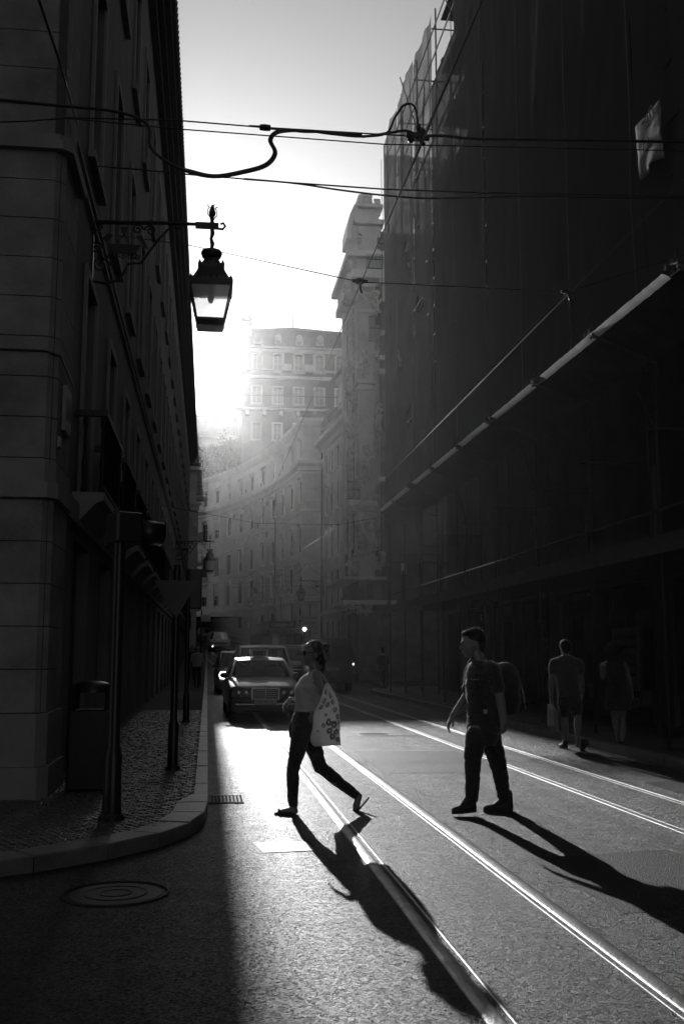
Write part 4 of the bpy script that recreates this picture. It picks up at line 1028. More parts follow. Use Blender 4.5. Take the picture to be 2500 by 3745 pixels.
    m = MB(); m.lathe([(bt+.02,z0-.02),(bt+.02,z0+.015),(bt-.02,z0+.015)], 4, (A,0,0), None, True); m.lathe([(bt-.01,z0-.09),(bt+.015,z0-.02),(bt-.05,z0-.02)], 4, (A,0,0), None, True); m.build('base_ring', M_iron2, t); m = MB(); m.lathe([(tp+.02,z1-.04),(tp+.02,z1+.005),(tp-.03,z1+.005)], 4, (A,0,0), None, True); m.build('top_ring', M_iron2, t)
    for k in range(4): MB().quad(P(tp-.012,z1,k),P(tp-.012,z1,k+1),P(bt-.012,z0,k+1),P(bt-.012,z0,k)).build('glass_pane', M_lglass, t)
    m = MB(); m.lathe([(.13,-1.05),(.12,-1.02),(.05,-1.015)], 12, (A,0,0)); m.lathe([(.03,-1.06),(.05,-1.12),(.045,-1.2),(.02,-1.24)], 10, (A,0,0)); m.build('lamp_fitting', M_iron2, t, True)
    t.scale = (scale,)*3; return t
lan = make_lantern('large black lantern on scrolled bracket high on the near left building', (LX, 14.4, 7.70), 0., .95, 1.77)
copy_tree(lan, (LX, 54.2, 7.35), 0., scale=(1,1,1), label= 'small distant lantern on bracket at far end of the dark left building')
p = Vector(fmC(u_of(979,fmC,LC), 6.95, -.02)); copy_tree(lan, p, R(190), 'tiny distant lantern on the curved pale facade above the parked cars', scale=(.82,)*3)
p = Vector(fmW(LW-.35, 7.1, -.02)); copy_tree(lan, p, R(183), 'distant lantern on bracket at the corner of curved block and plain building')
copy_tree(lan, (8.72, 50.7, 8.25), R(-90), 'dim lantern hanging in front of the ornate building beyond the debris fan', scale=(.72,.72,.92))

# ================================================================ OVERHEAD WIRES
M_wire = mat('black_cable', .012, .5, 0, 0, spec=.4); M_cop = mat('contact_wire', .22, .5, .6, .1, 5.)
def wire(name, label, pts, r, m=M_wire, sag=0., n=10, group='overhead wires'):
    P = []; r = r if r > .0085 else r*1.45
    pts = [Vector(p) for p in pts]
    for a,b in zip(pts,pts[1:]):
        k = n if sag else 1
        for i in range(k):
            t = i/k; q = a.lerp(b,t); q.z -= sag*4*t*(1-t); P.append(q)
    P.append(pts[-1])
    o = MB().tube(P, r, 6).build(name, m, None, True); return tag(o, label, 'wire', group)
def cat(pts, k=5):
    P = [Vector(p) for p in pts]; P = [P[0]*2-P[1]]+P+[P[-1]*2-P[-2]]; out = []
    for i in range(1,len(P)-2):
        for j in range(k):
            t = j/k; a,b,c,d = P[i-1:i+3]
            out.append(.5*((2*b)+(c-a)*t+(2*a-5*b+4*c-d)*t*t+(3*b-a-3*c+d)*t**3))
    return out+[P[-2]]
D = 2500/1568
def dy(pts, Y_): return [on_y(a*D,b*D,Y_) for a,b in pts]
FY = 8.3
loopA = dy([(-60,226),(0,229),(90,238),(165,245),(250,253),(310,268),(342,292),(344,335),(375,366),(425,392),(490,406),(560,396),(612,380),(633,352),(622,322),(640,304),(700,300),(760,307),(830,313),(890,305),(930,300),(957,310)], FY)
wire('feeder_cable', 'thick black feeder cable with two big droops crossing the street from the left', cat(loopA), .013)
loopB = dy([(425,388),(490,402),(560,391),(608,376),(628,350),(617,320),(640,299),(700,303),(760,303),(830,309)], FY+.05)
wire('feeder_cable', 'second black cable looped alongside the drooping feeder cable above the street', cat(loopB), .010)
wire('feeder_cable', 'short arched black cable looping up over the wire junction', cat(dy([(830,314),(885,306),(905,270),(925,242),(945,240),(955,260),(958,300)], FY-.03)), .010)
wire('feeder_cable', 'thick black cable running from wire junction across the netting to the right', cat(dy([(957,312),(1020,312),(1080,318),(1200,320),(1350,322),(1568,326),(1750,330)], FY)), .013)
wire('span_wire', 'thin upper wire with an insulator left of the junction', [on_y(-60*D,282*D,FY+.1)]+dy([(60,278),(165,270),(405,276),(600,292),(957,313)], FY+.1), .0045)
wire('span_wire', 'thin straight wire just below the insulator wire', dy([(160,272),(410,296),(880,331),(1568,346),(1700,350)], FY+.2), .004)
an = on_x(335,606,-1.68)
wire('span_wire', 'twisted dark wire anchored to the left facade below the droop', [an]+dy([(330,390),(430,400)], 11.)+dy([(560,411),(680,420),(880,434),(1100,442),(1568,451),(1700,455)], 9.4), .006)
wire('feeder_cable', 'lower black cable sagging from mid street across netting', cat([on_y(560*D,410*D,9.5)]+dy([(680,421),(780,436),(900,450),(1000,455),(1200,450),(1400,453),(1568,455),(1700,457)], 9.4)), .009)
wire('stay_cable', 'thick slanting cable anchored on the near corner pilaster', [on_x(287,462,-1.6), on_y(220,230,9.6), on_y(143,0,8.6), on_y(60,-260,7.6)], .014)
CZ = 5.85
wire('contact_wire', 'overhead tram wire above the nearer left track', [(1.72,2.,5.8),(1.7,8.3,5.77),(1.68,11.4,5.78),(1.68,36,6.0),(1.2,60,6.35),(-1.,90,8.),(-5,106,9.5)], .004, M_cop)
wire('contact_wire', 'overhead tram wire above the farther right track', [(4.6,5.,6.2),(4.55,12.4,6.15),(4.55,36.4,6.05),(3.6,62,6.4),(1.5,90,8.),(-3,108,9.5)], .004, M_cop)
h1, h2 = Vector((1.68,11.4,5.82)), Vector((4.55,12.4,6.19))
wire('span_wire', 'cross wire carrying two hangers from left facade to scaffold', [on_x(430,861,LX), on_y(689,896,15.5), h1, h2, on_y(2500,932,13.), (6.8,13.2,6.7)], .005)
wire('span_wire', 'middle distance cross wire with two hangers in front of curved block', [(LX,38,6.9),(1.68,36,6.05),(4.55,36.4,6.1),(6.85,37,6.6)], .006)
wire('span_wire', 'far cross wire over the parked cars in front of curved block', [(LX,78,8.6),(.4,76,7.6),(3.,76,7.5),(6.6,76,8.),(8.9,77,8.6)], .010, M_wire, .1)
wire('span_wire', 'sagging far cable strung in scallops below the far cross wire', [(LX,74,8.2),(1.2,74,7.2),(3.3,74,7.4),(5.2,74,7.1),(7.,74,8.0),(9.2,74,7.0)], .014, M_wire, .45)
wire('span_wire', 'far thin wire at first floor level of curved block', [(LX,84,7.3),(8.6,79.5,7.2)], .009, M_wire, .25)
wire('span_wire', 'diagonal wire from the left facade down to the far lantern', [on_x(640,1790,LX), (.6,66,6.5), (2,78,5.5)], .006)
# hangers
def hanger(p, lab):
    t = thing('wire_hanger', lab, 'hanger', p, 0., 'tram wire hangers')
    m = MB(); m.lathe([(.03,-.03),(.05,-.025),(.05,.02),(.035,.03)], 10); m.tube([(-.09,0,.0),(.09,0,.0)], .022, 8); m.build('insulator', M_iron2, t, 40)
    MB().tube([(0,-.02,-.03),(0,-.06,-.12),(0,-.16,-.2)], [.018,.014,.01], 6).build('clamp', M_iron2, t, True); return t
for p, lab in (((1.68,11.4,5.83),'dark hanger on cross wire left of ornate building top'),((4.55,12.4,6.19),'dark hanger on cross wire in front of dark netting'),((1.68,36,6.06),'small hanger before the curved facade, left of its pair'),((4.55,36.4,6.1),'small hanger before the plain building, right of its pair')): hanger(p, lab)
jn = thing('cable_junction', 'knotted clamp where feeder cables cross the tram wire', 'clamp', on_y(957*D,314*D,FY)); MB().box((0,0,0),(.09,.07,.05)).tube([(-.1,0,.01),(.1,0,-.01)], .024, 8).tube([(0,-.05,-.03),(.03,-.1,-.12)], .02, 6).ell((.03,0,.04),(.04,.04,.05)).ell((-.06,0,-.03),(.03,.03,.03)).build('clamp_body', M_iron2, jn, 40)
MB().tube([(.0,0,.04),(.02,.01,.12)], .012, 6).build('cable_tie', M_iron2, jn)
ins = thing('insulator', 'small barrel insulator on the thin upper wire against sky', 'insulator', on_y(608*D,293*D,FY+.1)); MB().lathe([(.012,-.05),(.026,-.045),(.03,0),(.026,.045),(.012,.05)], 10, (0,0,0), RY(R(90)).to_3x3()).build('barrel', M_iron2, ins, 40); MB().tube([(-.14,0,.01),(-.05,0,.012)], .006, 5).tube([(.05,0,-.01),(.14,0,-.012)], .006, 5).build('wire_eye', M_iron2, ins)

# illuminated letters strung across (unlit)
ls = thing('letter_garland', 'string of small letter plates S Y star A across the far street', 'decoration', on_y(1000,2160,68), world=True)
MB().tube([on_y(820,2150,68),on_y(930,2146,68),on_y(1060,2144,68),on_y(1180,2150,68)], .012, 5).build('string', M_wire, ls)
for (px,py,ch) in ((932,2160,'S'),(1009,2156,'Y'),(1033,2160,'*'),(1055,2157,'A')):
    p = on_y(px,py,68); pl = MB().bx(p.x-.17,p.x+.17,68,68.02,p.z-.2,p.z+.2).build('plate', mat('letter_plate', .3, .6, 0, .1), ls); text_obj(ch, .42, 'letter', M_iron2, pl, T(p.x,67.985,p.z) @ TXF, .004)

# ================================================================ STREET FURNITURE, LEFT PAVEMENT
M_post = mat('dark_post_paint', .022, .35, .2, .25, 6.)
def signal_head(par, mtx, n_=3, ln=.40):
    o = inst(MB().bx(-.16,.16,-.12,.12,.42-.28*n_,.42).mesh('signal_housing', M_post), 'signal_housing', par, mtx, .02)
    for i in range(n_):
        z = .27-.27*i; m = MB(); prof = []
        m.tube([(.0,.12,z),(.0,ln,z-.02)], .115, 14, caps=False); v = m.build('visor', M_post, o, True); v.modifiers.new('s','SOLIDIFY').thickness = .006
        MB().ell((0,.12,z),(.095,.03,.095)).build('lens', mat('signal_lens', .06, .2, 0, 0), o, True)
    return o
def pole(par, h, r0=.05, base=True):
    m = MB(); m.lathe([(r0*2.1,0),(r0*2.1,.03),(r0*1.5,.06),(r0*1.45,.55),(r0*1.1,.6),(r0,.62),(r0*.92,h)], 14); return m.build('pole', M_post, par, 30)
t = thing('traffic_light', 'nearest dark traffic light pole at pavement corner with round visor', 'traffic light', (-.80,9.45,SWZ)); pole(t, 2.72, .055)
ho = signal_head(t, T(.03,.08,2.28) @ RZ(R(-66)), 1, .36)
t = thing('sign_post', 'slim dark post with yield sign between traffic light and kerb', 'sign post', (-.40,13.3,SWZ)); pole(t, 2.55, .045)
MB().prism([(-.28,.2),(.28,.2),(0,-.28)], lambda a,b,d: (a,d,b+2.15), -.07, -.055).build('yield_sign', M_post, t); MB().bx(-.1,.1,-.055,.05,2.1,2.14).bx(-.1,.1,-.055,.05,2.26,2.3).build('sign_clip', M_post, t)
MB().prism([(-.25,.175),(.25,.175),(0,-.25)], lambda a,b,d: (a,d,b+2.15), -.054, -.050).build('sign_face', mat('sign_face', .5, .5, 0, .1), t)
t = thing('traffic_light', 'farther dark traffic light pole on pavement beside waiting taxi', 'traffic light', (-.42,22.3,SWZ)); pole(t, 3.2, .045); signal_head(t, T(.12,.1,2.8))
t = thing('sign_post', 'small white plate on thin post beyond the farther traffic light', 'sign post', (-.28,46,gz(46)+SWZ)); MB().tube([(0,0,0),(0,0,3.3)], .03, 8).build('pole', M_post, t); MB().bx(-.02,.4,-.03,-.01,2.78,3.05).build('plate', M_pale, t)
# litter bin
t = thing('litter_bin', 'black litter bin with raised domed lid by the corner pilaster', 'bin', (-1.22,11.55,SWZ))
m = MB(); pr_ = [(.20,0),(.225,.03),(.225,.80),(.215,.84),(.0,.84)]; m.lathe(pr_, 4, (0,0,0), None, True); m.build('body', M_post, t, False, .03)
m = MB(); m.lathe([(.235,1.02),(.235,1.06),(.2,1.11),(.1,1.14),(.0,1.145)], 16, (0,0,0)); m.build('lid', M_post, t, 40)
for (x,y) in ((-.17,-.17),(.17,-.17),(.17,.17),(-.17,.17)): MB().tube([(x,y,.82),(x,y,1.03)], .022, 6).build('lid_strut', M_post, t)
# flush cover in the pavement
MB().bx(-.72,-.30,12.0,12.16,SWZ+.004,SWZ+.009).build('pavement_cover', M_iron, pave_l)

# ---- direction signs and plaque by the curved block
t = thing('direction_sign', 'stack of white direction signs with arrows beside the tram', 'sign', (7.0,77.5,gz(77)), world=True)
MB().tube([(6.25,77.6,1.),(6.25,77.6,5.2)], .05, 8).tube([(7.6,77.6,1.),(7.6,77.6,5.2)], .05, 8).build('sign_posts', M_pole, t)
M_plate = mat('sign_plate', .5, .5, 0, .1, 3.)
for i,(txt,py,x0,x1) in enumerate((('← Calç. do Combro',2259,6.75,8.2),('Largo do Chiado',2278,6.95,8.2),('',2297,7.15,8.2),('→',2315,7.75,8.2))):
    z = on_y(1110,py,77.5).z; pl = MB().bx(x0,x1,77.5,77.55,z-.17,z+.17).build('sign_plate', M_plate, t); txt and text_obj(txt, .17, 'lettering', M_iron2, pl, T((x0+x1)/2,77.49,z) @ TXF, .003, min(1,(x1-x0)/(.1*max(4,len(txt)))))
pq = MB().bx(7.55,8.45,79.86,79.9,5.0,5.75).build('street_plaque', M_plate, cbk); text_obj('Rua', .2, 'lettering', M_iron2, pq, T(8.,79.85,5.5) @ TXF, .003); text_obj('Nova do Almada', .13, 'lettering', M_iron2, pq, T(8.,79.85,5.25) @ TXF, .003)
# ================================================================ VEHICLES
def paint(name, c, rough=.12):
    m = mat(name, c, .4, 0, 0, spec=.3); b = m.node_tree.nodes['Principled BSDF']
    b.inputs['Coat Weight'].default_value = .35; b.inputs['Coat Roughness'].default_value = rough; return m
M_blk = paint('black_car_paint', .012, .05); M_wht = paint('light_car_paint', .5, .06); M_gry = paint('grey_car_paint', .12, .06); M_roofp = paint('pale_roof_paint', .55, .08); M_van = paint('dark_van_paint', .02, .25)
M_rub = mat('tyre_rubber', .02, .8, 0, .2, 20.); M_chr = mat('chrome', .22, .25, 1., 0); M_plas = mat('black_plastic', .018, .5, 0, .1, 20.)
def carglass():
    m = bpy.data.materials.new('car_glass'); m.use_nodes = True; n = m.node_tree.nodes; L = m.node_tree.links; n.remove(n['Principled BSDF'])
    a = n.new('ShaderNodeBsdfTransparent'); a.inputs[0].default_value = (.45,.45,.45,1); g_ = n.new('ShaderNodeBsdfGlossy'); g_.inputs['Roughness'].default_value = .03
    f = n.new('ShaderNodeFresnel'); f.inputs[0].default_value = 1.5; x = n.new('ShaderNodeMixShader'); L.new(f.outputs[0], x.inputs[0]); L.new(a.outputs[0], x.inputs[1]); L.new(g_.outputs[0], x.inputs[2])
    L.new(x.outputs[0], n['Material Output'].inputs['Surface']); return m
M_cg = carglass()
M_lens = mat('headlamp_lens', .35, .08, .3, 0, spec=.8); M_int = mat('car_interior', .02, .8, 0, .2, 8.)
M_lit = mat('lit_lamp', .8, .3, 0, 0, emit=4.)
def ring(y, w, zb, zt, crown=.02, tuck=.9):
    h = [(0,zb),(w*tuck,zb),(w*.985,zb+(zt-zb)*.18),(w,zb+(zt-zb)*.5),(w*.985,zb+(zt-zb)*.8),(w*.93,zt-.03),(w*.84,zt),(w*.4,zt+crown*.8),(0,zt+crown)]
    return [(x,y,z) for x,z in h] + [(-x,y,z) for x,z in reversed(h[1:-1])]
def loft(mb, rings, cap=True):
    n = len(rings[0]); k = len(mb.v)
    for r_ in rings: mb.v += [tuple(p) for p in r_]
    for i in range(len(rings)-1):
        for j in range(n): j2=(j+1)%n; mb.f.append((k+i*n+j,k+i*n+j2,k+(i+1)*n+j2,k+(i+1)*n+j))
    if cap: mb.f.append(tuple(k+j for j in range(n))); mb.f.append(tuple(k+(len(rings)-1)*n+j for j in reversed(range(n))))
    return mb
def wheel(par, x, y, r, w=.2):
    m = MB(); m.lathe([(r*.62,-w/2),(r*.95,-w/2),(r,-w*.35),(r,w*.35),(r*.95,w/2),(r*.62,w/2)], 20, (0,0,0), RY(R(90)).to_3x3()); o = inst(m.mesh('wheel', M_rub, 35), 'wheel', par, T(x,y,r))
    m = MB(); s = 1 if x > 0 else -1; m.lathe([(r*.63,-w*.3),(r*.63,w*.38),(r*.5,w*.34),(r*.15,w*.42),(0.01,w*.42)], 16, (0,0,0), RY(R(90*s)).to_3x3()); m.build('rim', M_chr, o, 40)
def car(label, loc, rz, W=1.74, hull=None, roof=None, mp=M_blk, mroof=None, wheels=(.75,3.45), wr=.31, cat_='car', name='car', glass_low=.02, group=None):
    """front faces -y. hull: [(y, halfwidth, z_bottom, z_top)], roof: (y_a,y_b,y_c,y_d,z_belt_front,z_belt_rear,z_roof,w_belt,w_roof)"""
    t = thing(name, label, cat_, loc, rz, group)
    m = loft(MB(), [ring(*h) for h in hull]); m.build('body', mp, t, 35)
    ya,yb,yc,yd,zf,zr_,zt,wb_,wr_ = roof
    # cabin corners: A (base front) B (roof front) C (roof rear) D (base rear)
    P = {}
    for s in (-1,1): P['A',s]=Vector((s*wb_,ya,zf)); P['B',s]=Vector((s*wr_,yb,zt)); P['C',s]=Vector((s*wr_,yc,zt)); P['D',s]=Vector((s*wb_,yd,zr_))
    m = MB(); n_=6   # roof panel, crowned
    rows_ = []
    for i in range(7):
        f = i/6; y = yb-.04+(yc-yb+.08)*f; zz = zt+.075*math.sin(math.pi*f)-.02
        rows_.append([(wr_*(-1+2*j/8)*1.02, y, zz+.03*(1-(-1+2*j/8)**2)) for j in range(9)])
    m.grid(rows_); low = [[(p[0],p[1],p[2]-.05) for p in r_] for r_ in rows_]; m.grid(low)
    edge = [(0,j) for j in range(9)]+[(i,8) for i in range(1,7)]+[(6,j) for j in range(7,-1,-1)]+[(i,0) for i in range(5,0,-1)]
    for (a,b),(c,d) in zip(edge, edge[1:]+edge[:1]): m.quad(rows_[a][b],rows_[c][d],low[c][d],low[a][b])
    m.build('roof', mroof or mp, t, 40)
    for s in (-1,1):
        for a,b,r_ in (('A','B',.035),('C','D',.05)): MB().tube([P[a,s],P[b,s]], r_, 6).build('pillar', mroof or mp, t, True)
        mid0 = P['A',s].lerp(P['D',s],.52); mid1 = P['B',s].lerp(P['C',s],.5); MB().tube([mid0,mid1], .035, 6).build('pillar', mp, t, True)
        MB().quad(P['A',s],P['B',s],P['C',s],P['D',s]).build('side_window', M_cg, t)
        # mirror
        mm = MB().ell((s*(wb_+.13),ya+.28,zf+.07),(.10,.05,.07)).tube([(s*wb_,ya+.3,zf+.02),(s*(wb_+.1),ya+.28,zf+.05)], .02, 5); mm.build('mirror', mp, t, True)
    def pane(a,b,nm):
        rows_ = []
        for i in range(5):
            f=i/4; l=P[a,-1].lerp(P[b,-1],f); r_=P[a,1].lerp(P[b,1],f); sg = -1 if a=='A' else 1
            rows_.append([l.lerp(r_,j/6)+Vector((0,sg*.10*math.sin(math.pi*j/6),0)) for j in range(7)])
        MB().grid(rows_).build(nm, M_cg, t, True)
    pane('A','B','windscreen'); pane('D','C','rear_window')
    # seats, wheel, dash
    for x in (-.36,.36):
        MB().bx(x-.22,x+.22,ya+1.0,ya+1.16,zf-.3,zf+.27).ell((x,ya+1.1,zf+.38),(.12,.06,.1)).build('seat', M_int, t, False)
    MB().bx(-wb_*.92,wb_*.92,ya+.05,ya+.5,zf-.2,zf+.01).build('dashboard', M_int, t)
    MB().bx(-.55,.55,yd-.95,yd-.8,zf-.3,zf+.2).build('rear_seat', M_int, t)
    for y in wheels:
        for s in (-1,1): wheel(t, s*(W/2-.12), y, wr)
    return t
def plate(t, txt, y, z, w=.52, h=.115):
    o = MB().bx(-w/2,w/2,y-.012,y,z-h/2,z+h/2).build('number_plate', mat('plate_white', .55, .5, 0, 0), t); text_obj(txt, h*.95, 'plate_lettering', M_plas, o, T(0,y-.014,z-.004) @ TXF, .001, .92); return o
# ---- taxi, saloon with upright grille
TX = on_z(958,2634); tx = car('black taxi saloon with pale roof and roof sign waiting at the lights', (1.36,TX.y,0), R(1.), 1.74,
  [(0.02,.70,.30,.56),(.06,.79,.22,.66),(.12,.82,.18,.72),(.3,.855,.17,.775),(.9,.87,.18,.875),(1.45,.87,.18,.955),(1.6,.87,.18,.96),(3.6,.87,.18,.94),(4.3,.85,.2,.93),(4.62,.8,.25,.88),(4.7,.7,.35,.75)],
  (1.42,2.02,3.25,3.95,.93,.95,1.37,.78,.60), M_blk, M_roofp, (.82,3.62), .31, 'taxi', 'taxi')
m = MB(); m.bx(-.30,.30,-.035,.03,.50,.72); gr_ = m.build('grille', M_plas, tx, False, .01)
m = MB(); m.bx(-.325,-.295,-.05,.02,.48,.74).bx(.295,.325,-.05,.02,.48,.74).bx(-.295,.295,-.05,.02,.715,.745).bx(-.295,.295,-.05,.02,.475,.495).bx(-.008,.008,-.05,-.02,.495,.715); m.build('grille_surround', M_chr, gr_)
for i in range(4): MB().bx(-.29,.29,-.045,-.03,.53+.048*i,.54+.048*i).build('grille_slat', M_chr, gr_)
MB().tube([(0,-.0,.745),(0,-.01,.82)], .006, 5).build('hood_ornament', M_chr, gr_)
for s in (-1,1):
    hl = MB().prism([(s*.345,.53),(s*.345,.70),(s*.72,.70),(s*.78,.66),(s*.78,.55)], lambda a,b,d: (a,d+max(0,abs(a)-.6)*.35,b), -.015, .12).build('headlight', M_lens, tx)
    for k in (.44,.62): MB().ell((s*k,-.018,.615),(.075,.012,.07)).build('reflector', M_chr, hl, True)
bm_ = loft(MB(), [[(x,y,z) for x,z in ((-w_,.22),(w_,.22),(w_,.46),(-w_,.46))] for (y,w_) in ((-.11,.72),(-.09,.80),(0.,.86),(.25,.875))]); bm_.build('bumper', M_plas, tx, 30)
MB().bx(-.7,.7,-.118,-.108,.36,.385).build('bumper_strip', M_chr, tx)
plate(tx, '70·98·TL', -.125, .42)
sg_ = MB().bx(-.24,.24,1.95+.35,2.16+.35,1.45,1.63).build('taxi_sign', mat('taxi_sign_plastic', .5, .4, 0, 0), tx, False, .02); MB().bx(-.17,.17,2.285,2.299,1.48,1.61).build('sign_panel', M_plas, sg_); text_obj('TAXI', .10, 'sign_lettering', M_gry, sg_, T(-.04,2.283,1.545) @ TXF, .001); text_obj('1', .12, 'sign_lettering', M_pale, sg_, T(.125,2.283,1.545) @ TXF, .001); MB().bx(-.13,.13,2.35,2.45,1.40,1.45).build('sign_foot', M_plas, sg_)
for x in (-.35,.25): MB().tube([(x,1.40,.94),(x+.42,1.5,1.0)], .010, 5).build('wiper', M_plas, tx)
def generic(label, loc, rz, mp, H=1.6, L=4.3, W=1.78, grille='slots', lamps='round', suv=False, plate_t=None, name='car', cat_='car'):
    zb = .24; hz0 = H*.58; zbelt = H*.62
    hull = [(0.,W*.40,.36,H*.42),(.08,W*.455,.24,H*.50),(.3,W*.485,.2,hz0-.02),(1.0,W*.5,.2,hz0+.04),(1.3,W*.5,.2,zbelt),(L-.35,W*.5,.2,zbelt+.02),(L-.08,W*.485,.24,zbelt),(L,W*.43,.36,zbelt-.2)]
    y0 = .95 if not suv else 1.15
    t = car(label, loc, rz, W, hull, (y0,y0+(.85 if not suv else .5),L-.7,L-.12,zbelt-.02,zbelt+.02,H-.06,W*.45,W*.37), mp, None, (.82,L-.85), .33, cat_, name)
    m = MB(); m.bx(-W*.3,W*.3,-.012,.03,H*.36,H*.46); g2 = m.build('grille', M_plas, t)
    if grille == 'slots':
        for i in range(7): x = -W*.26+W*.52*i/6; MB().bx(x-.03,x+.03,-.03,-.013,H*.375,H*.45).build('grille_slat', M_chr, g2)
    else: MB().bx(-W*.3,W*.3,-.03,-.013,H*.42,H*.435).build('grille_slat', M_chr, g2)
    for s in (-1,1):
        if lamps == 'round': MB().ell((s*W*.37,.0,H*.42),(.1,.05,.1)).build('headlight', M_lens, t, True)
        else: MB().prism([(s*W*.3,H*.40),(s*W*.3,H*.46),(s*W*.46,H*.49),(s*W*.47,H*.42)], lambda a,b,d: (a,d+max(0,abs(a)-.5)*.3,b), .0, .12).build('headlight', M_lens, t)
    bm2 = loft(MB(), [[(x,y,z) for x,z in ((-w_,.22),(w_,.22),(w_,.44),(-w_,.44))] for (y,w_) in ((-.05,W*.40),(-.02,W*.46),(.25,W*.497))]); bm2.build('bumper', M_plas if suv else mp, t, 30)
    if plate_t: plate(t, plate_t, -.06, .36)
    return t
mpv = generic('pale people carrier directly behind the taxi', (1.72,30.2,0), R(1), M_wht, 1.78, 4.6, 1.82, 'bar', 'wedge')
cc_ = generic('dark car with lit bracket shaped headlight left behind the taxi', (1.28,39.6,0), R(1.5), M_gry, 1.62, 4.3, 1.8, 'bar', 'wedge')
MB().tube([(-.56,-.06,.83),(-.76,.0,.83),(-.80,.02,.72),(-.78,.0,.62),(-.58,-.05,.60)], .035, 6).build('daytime_lamp', M_lit, cc_, True)
jp = generic('light boxy off roader with slotted grille coming down the slope', (1.05,87,gz(87)), R(4), M_wht, 1.68, 4.2, 1.8, 'slots', 'round', True)
MB().ell((-.62,-.03,.42),(.06,.03,.06)).build('fog_lamp', M_lit, jp, True)
generic('grey car following the light off roader on the slope', (.1,97,gz(97)), R(14), M_gry, 1.5, 4.2, 1.75, 'bar', 'wedge')
dk = generic('dark car half hidden behind the walking woman beside the van', (3.75,45.5,.02), R(-2), M_blk, 1.9, 4.6, 1.85, 'bar', 'round', True)
for (x,z) in ((-.2,1.02),): MB().ell((x,-.05,z-.1),(.09,.03,.09)).build('daytime_lamp', M_lit, dk, True)
# ---- van from behind
vn = thing('van', 'tall dark delivery van seen from behind on the right', 'van', (5.05,42.2,0.))
def vring(y, w, zb, zt): 
    h = [(w*.96,zb),(w,zb+.25),(w,1.1),(w*.97,1.6),(w*.9,zt-.08),(w*.82,zt),(0,zt+.03)]
    return [(x,y,z) for x,z in h]+[(-x,y,z) for x,z in reversed(h[:-1])]
loft(MB(), [vring(0,.86,.34,2.08),(vring(.04,.90,.32,2.14)),vring(3.6,.92,.32,2.16),vring(4.3,.9,.32,1.7),vring(5.0,.85,.34,1.1)]).build('body', M_van, vn, 30)
for s in (-1,1):
    d_ = MB().bx(s*.42-.38,s*.42+.38,-.03,-.004,.5,2.02).build('rear_door', M_van, vn, False, .03); MB().bx(s*.42-.30,s*.42+.30,-.038,-.031,1.28,1.85).build('pane', M_glass, d_); MB().bx(s*.12-.03,s*.12+.03,-.06,-.031,1.08,1.14).build('handle', M_plas, d_)
    l_ = MB().bx(s*.86-.055,s*.86+.045,-.035,.04,.92,1.38).build('tail_light', mat('tail_lens', .08, .2, 0, 0), vn, False, .02); MB().ell((s*.86,-.04,1.10),(.035,.015,.04)).build('lit_bulb', M_lit, l_, True)
MB().bx(-.9,.9,-.1,.02,.34,.52).build('bumper', M_plas, vn, False, .03); plate(vn, '80·00·87', -.045, .9)
for y in (.9,4.0):
    for s in (-1,1): wheel(vn, s*.78, y, .33, .24)
# ---- tram from behind
TZ = gz(57); tr = thing('tram', 'old tram with clerestory roof and trolley pole standing at the bend', 'tram', (4.05,56.5,TZ), R(2.))
M_tr = paint('tram_paint', .03, .3); M_tr2 = mat('tram_cream', .14, .5, 0, .1, 3.)
def tring(y, w, z0, z1): return [(-w,y,z0),(w,y,z0),(w,y,z1),(-w,y,z1)]
loft(MB(), [tring(-.02,.62,.45,1.25),tring(.3,1.05,.4,1.25),tring(.6,1.18,.4,1.25),tring(7.8,1.18,.4,1.25),tring(8.4,.7,.4,1.25)]).build('lower_body', M_tr, tr, 20)
for (x,y) in ((-.60,.0),(-.2,-.04),(.2,-.04),(.60,.0),(-1.1,.45),(1.1,.45)): MB().bx(x-.05,x+.05,y-.03,y+.06,1.25,2.35).build('window_post', M_tr2, tr)
for (a,b) in (((-.60,.03),(-.2,0)),((-.2,0),(.2,0)),((.2,0),(.60,.03)),((-1.1,.48),(-.6,.03)),((.6,.03),(1.1,.48))): MB().quad((a[0],a[1],1.28),(b[0],b[1],1.28),(b[0],b[1],2.3),(a[0],a[1],2.3)).build('pane', M_cg, tr)
for s in (-1,1):
    for i in range(8): MB().bx(s*1.14-.03,s*1.14+.03,.7+i*.95,.82+i*.95,1.25,2.35).build('window_post', M_tr2, tr)
MB().bx(-1.1,1.1,.6,7.8,.5,1.24).build('seat_row', M_int, tr)
rr_ = []
for (y,w_,z_) in ((-.35,.75,2.42),(-.1,1.05,2.5),(.5,1.22,2.55),(7.9,1.22,2.55),(8.5,.8,2.45)): rr_.append([(-w_,y,2.34),(w_,y,2.34),(w_,y,2.42),(w_*.8,y,z_+.12),(0,y,z_+.2),(-w_*.8,y,z_+.12),(-w_,y,2.42)])
loft(MB(), rr_).build('roof', M_tr, tr, 25)
cl = MB(); cl.bx(-.62,.62,.5,7.6,2.6,3.0); clo = cl.build('clerestory', M_tr, tr, False, .05); MB().bx(-.78,.78,.35,7.8,2.99,3.07).build('clerestory_roof', M_tr, clo)
ds = MB().bx(-.72,.72,.1,.24,2.68,3.02).build('destination_box', M_plas, tr); text_obj('CARREIRA Nº', .2, 'destination_lettering', M_pale, ds, T(0,.095,2.85) @ TXF, .002)
MB().tube([(.0,1.0,3.1),(.15,2.2,5.7)], [.03,.016], 6).ell((.15,2.2,5.75),(.05,.05,.09)).build('trolley_pole', M_iron2, tr)
MB().tube([(.3,.5,3.08),(.75,.3,3.02),(.95,.2,2.7)], .015, 5).build('trolley_rope', M_iron2, tr)
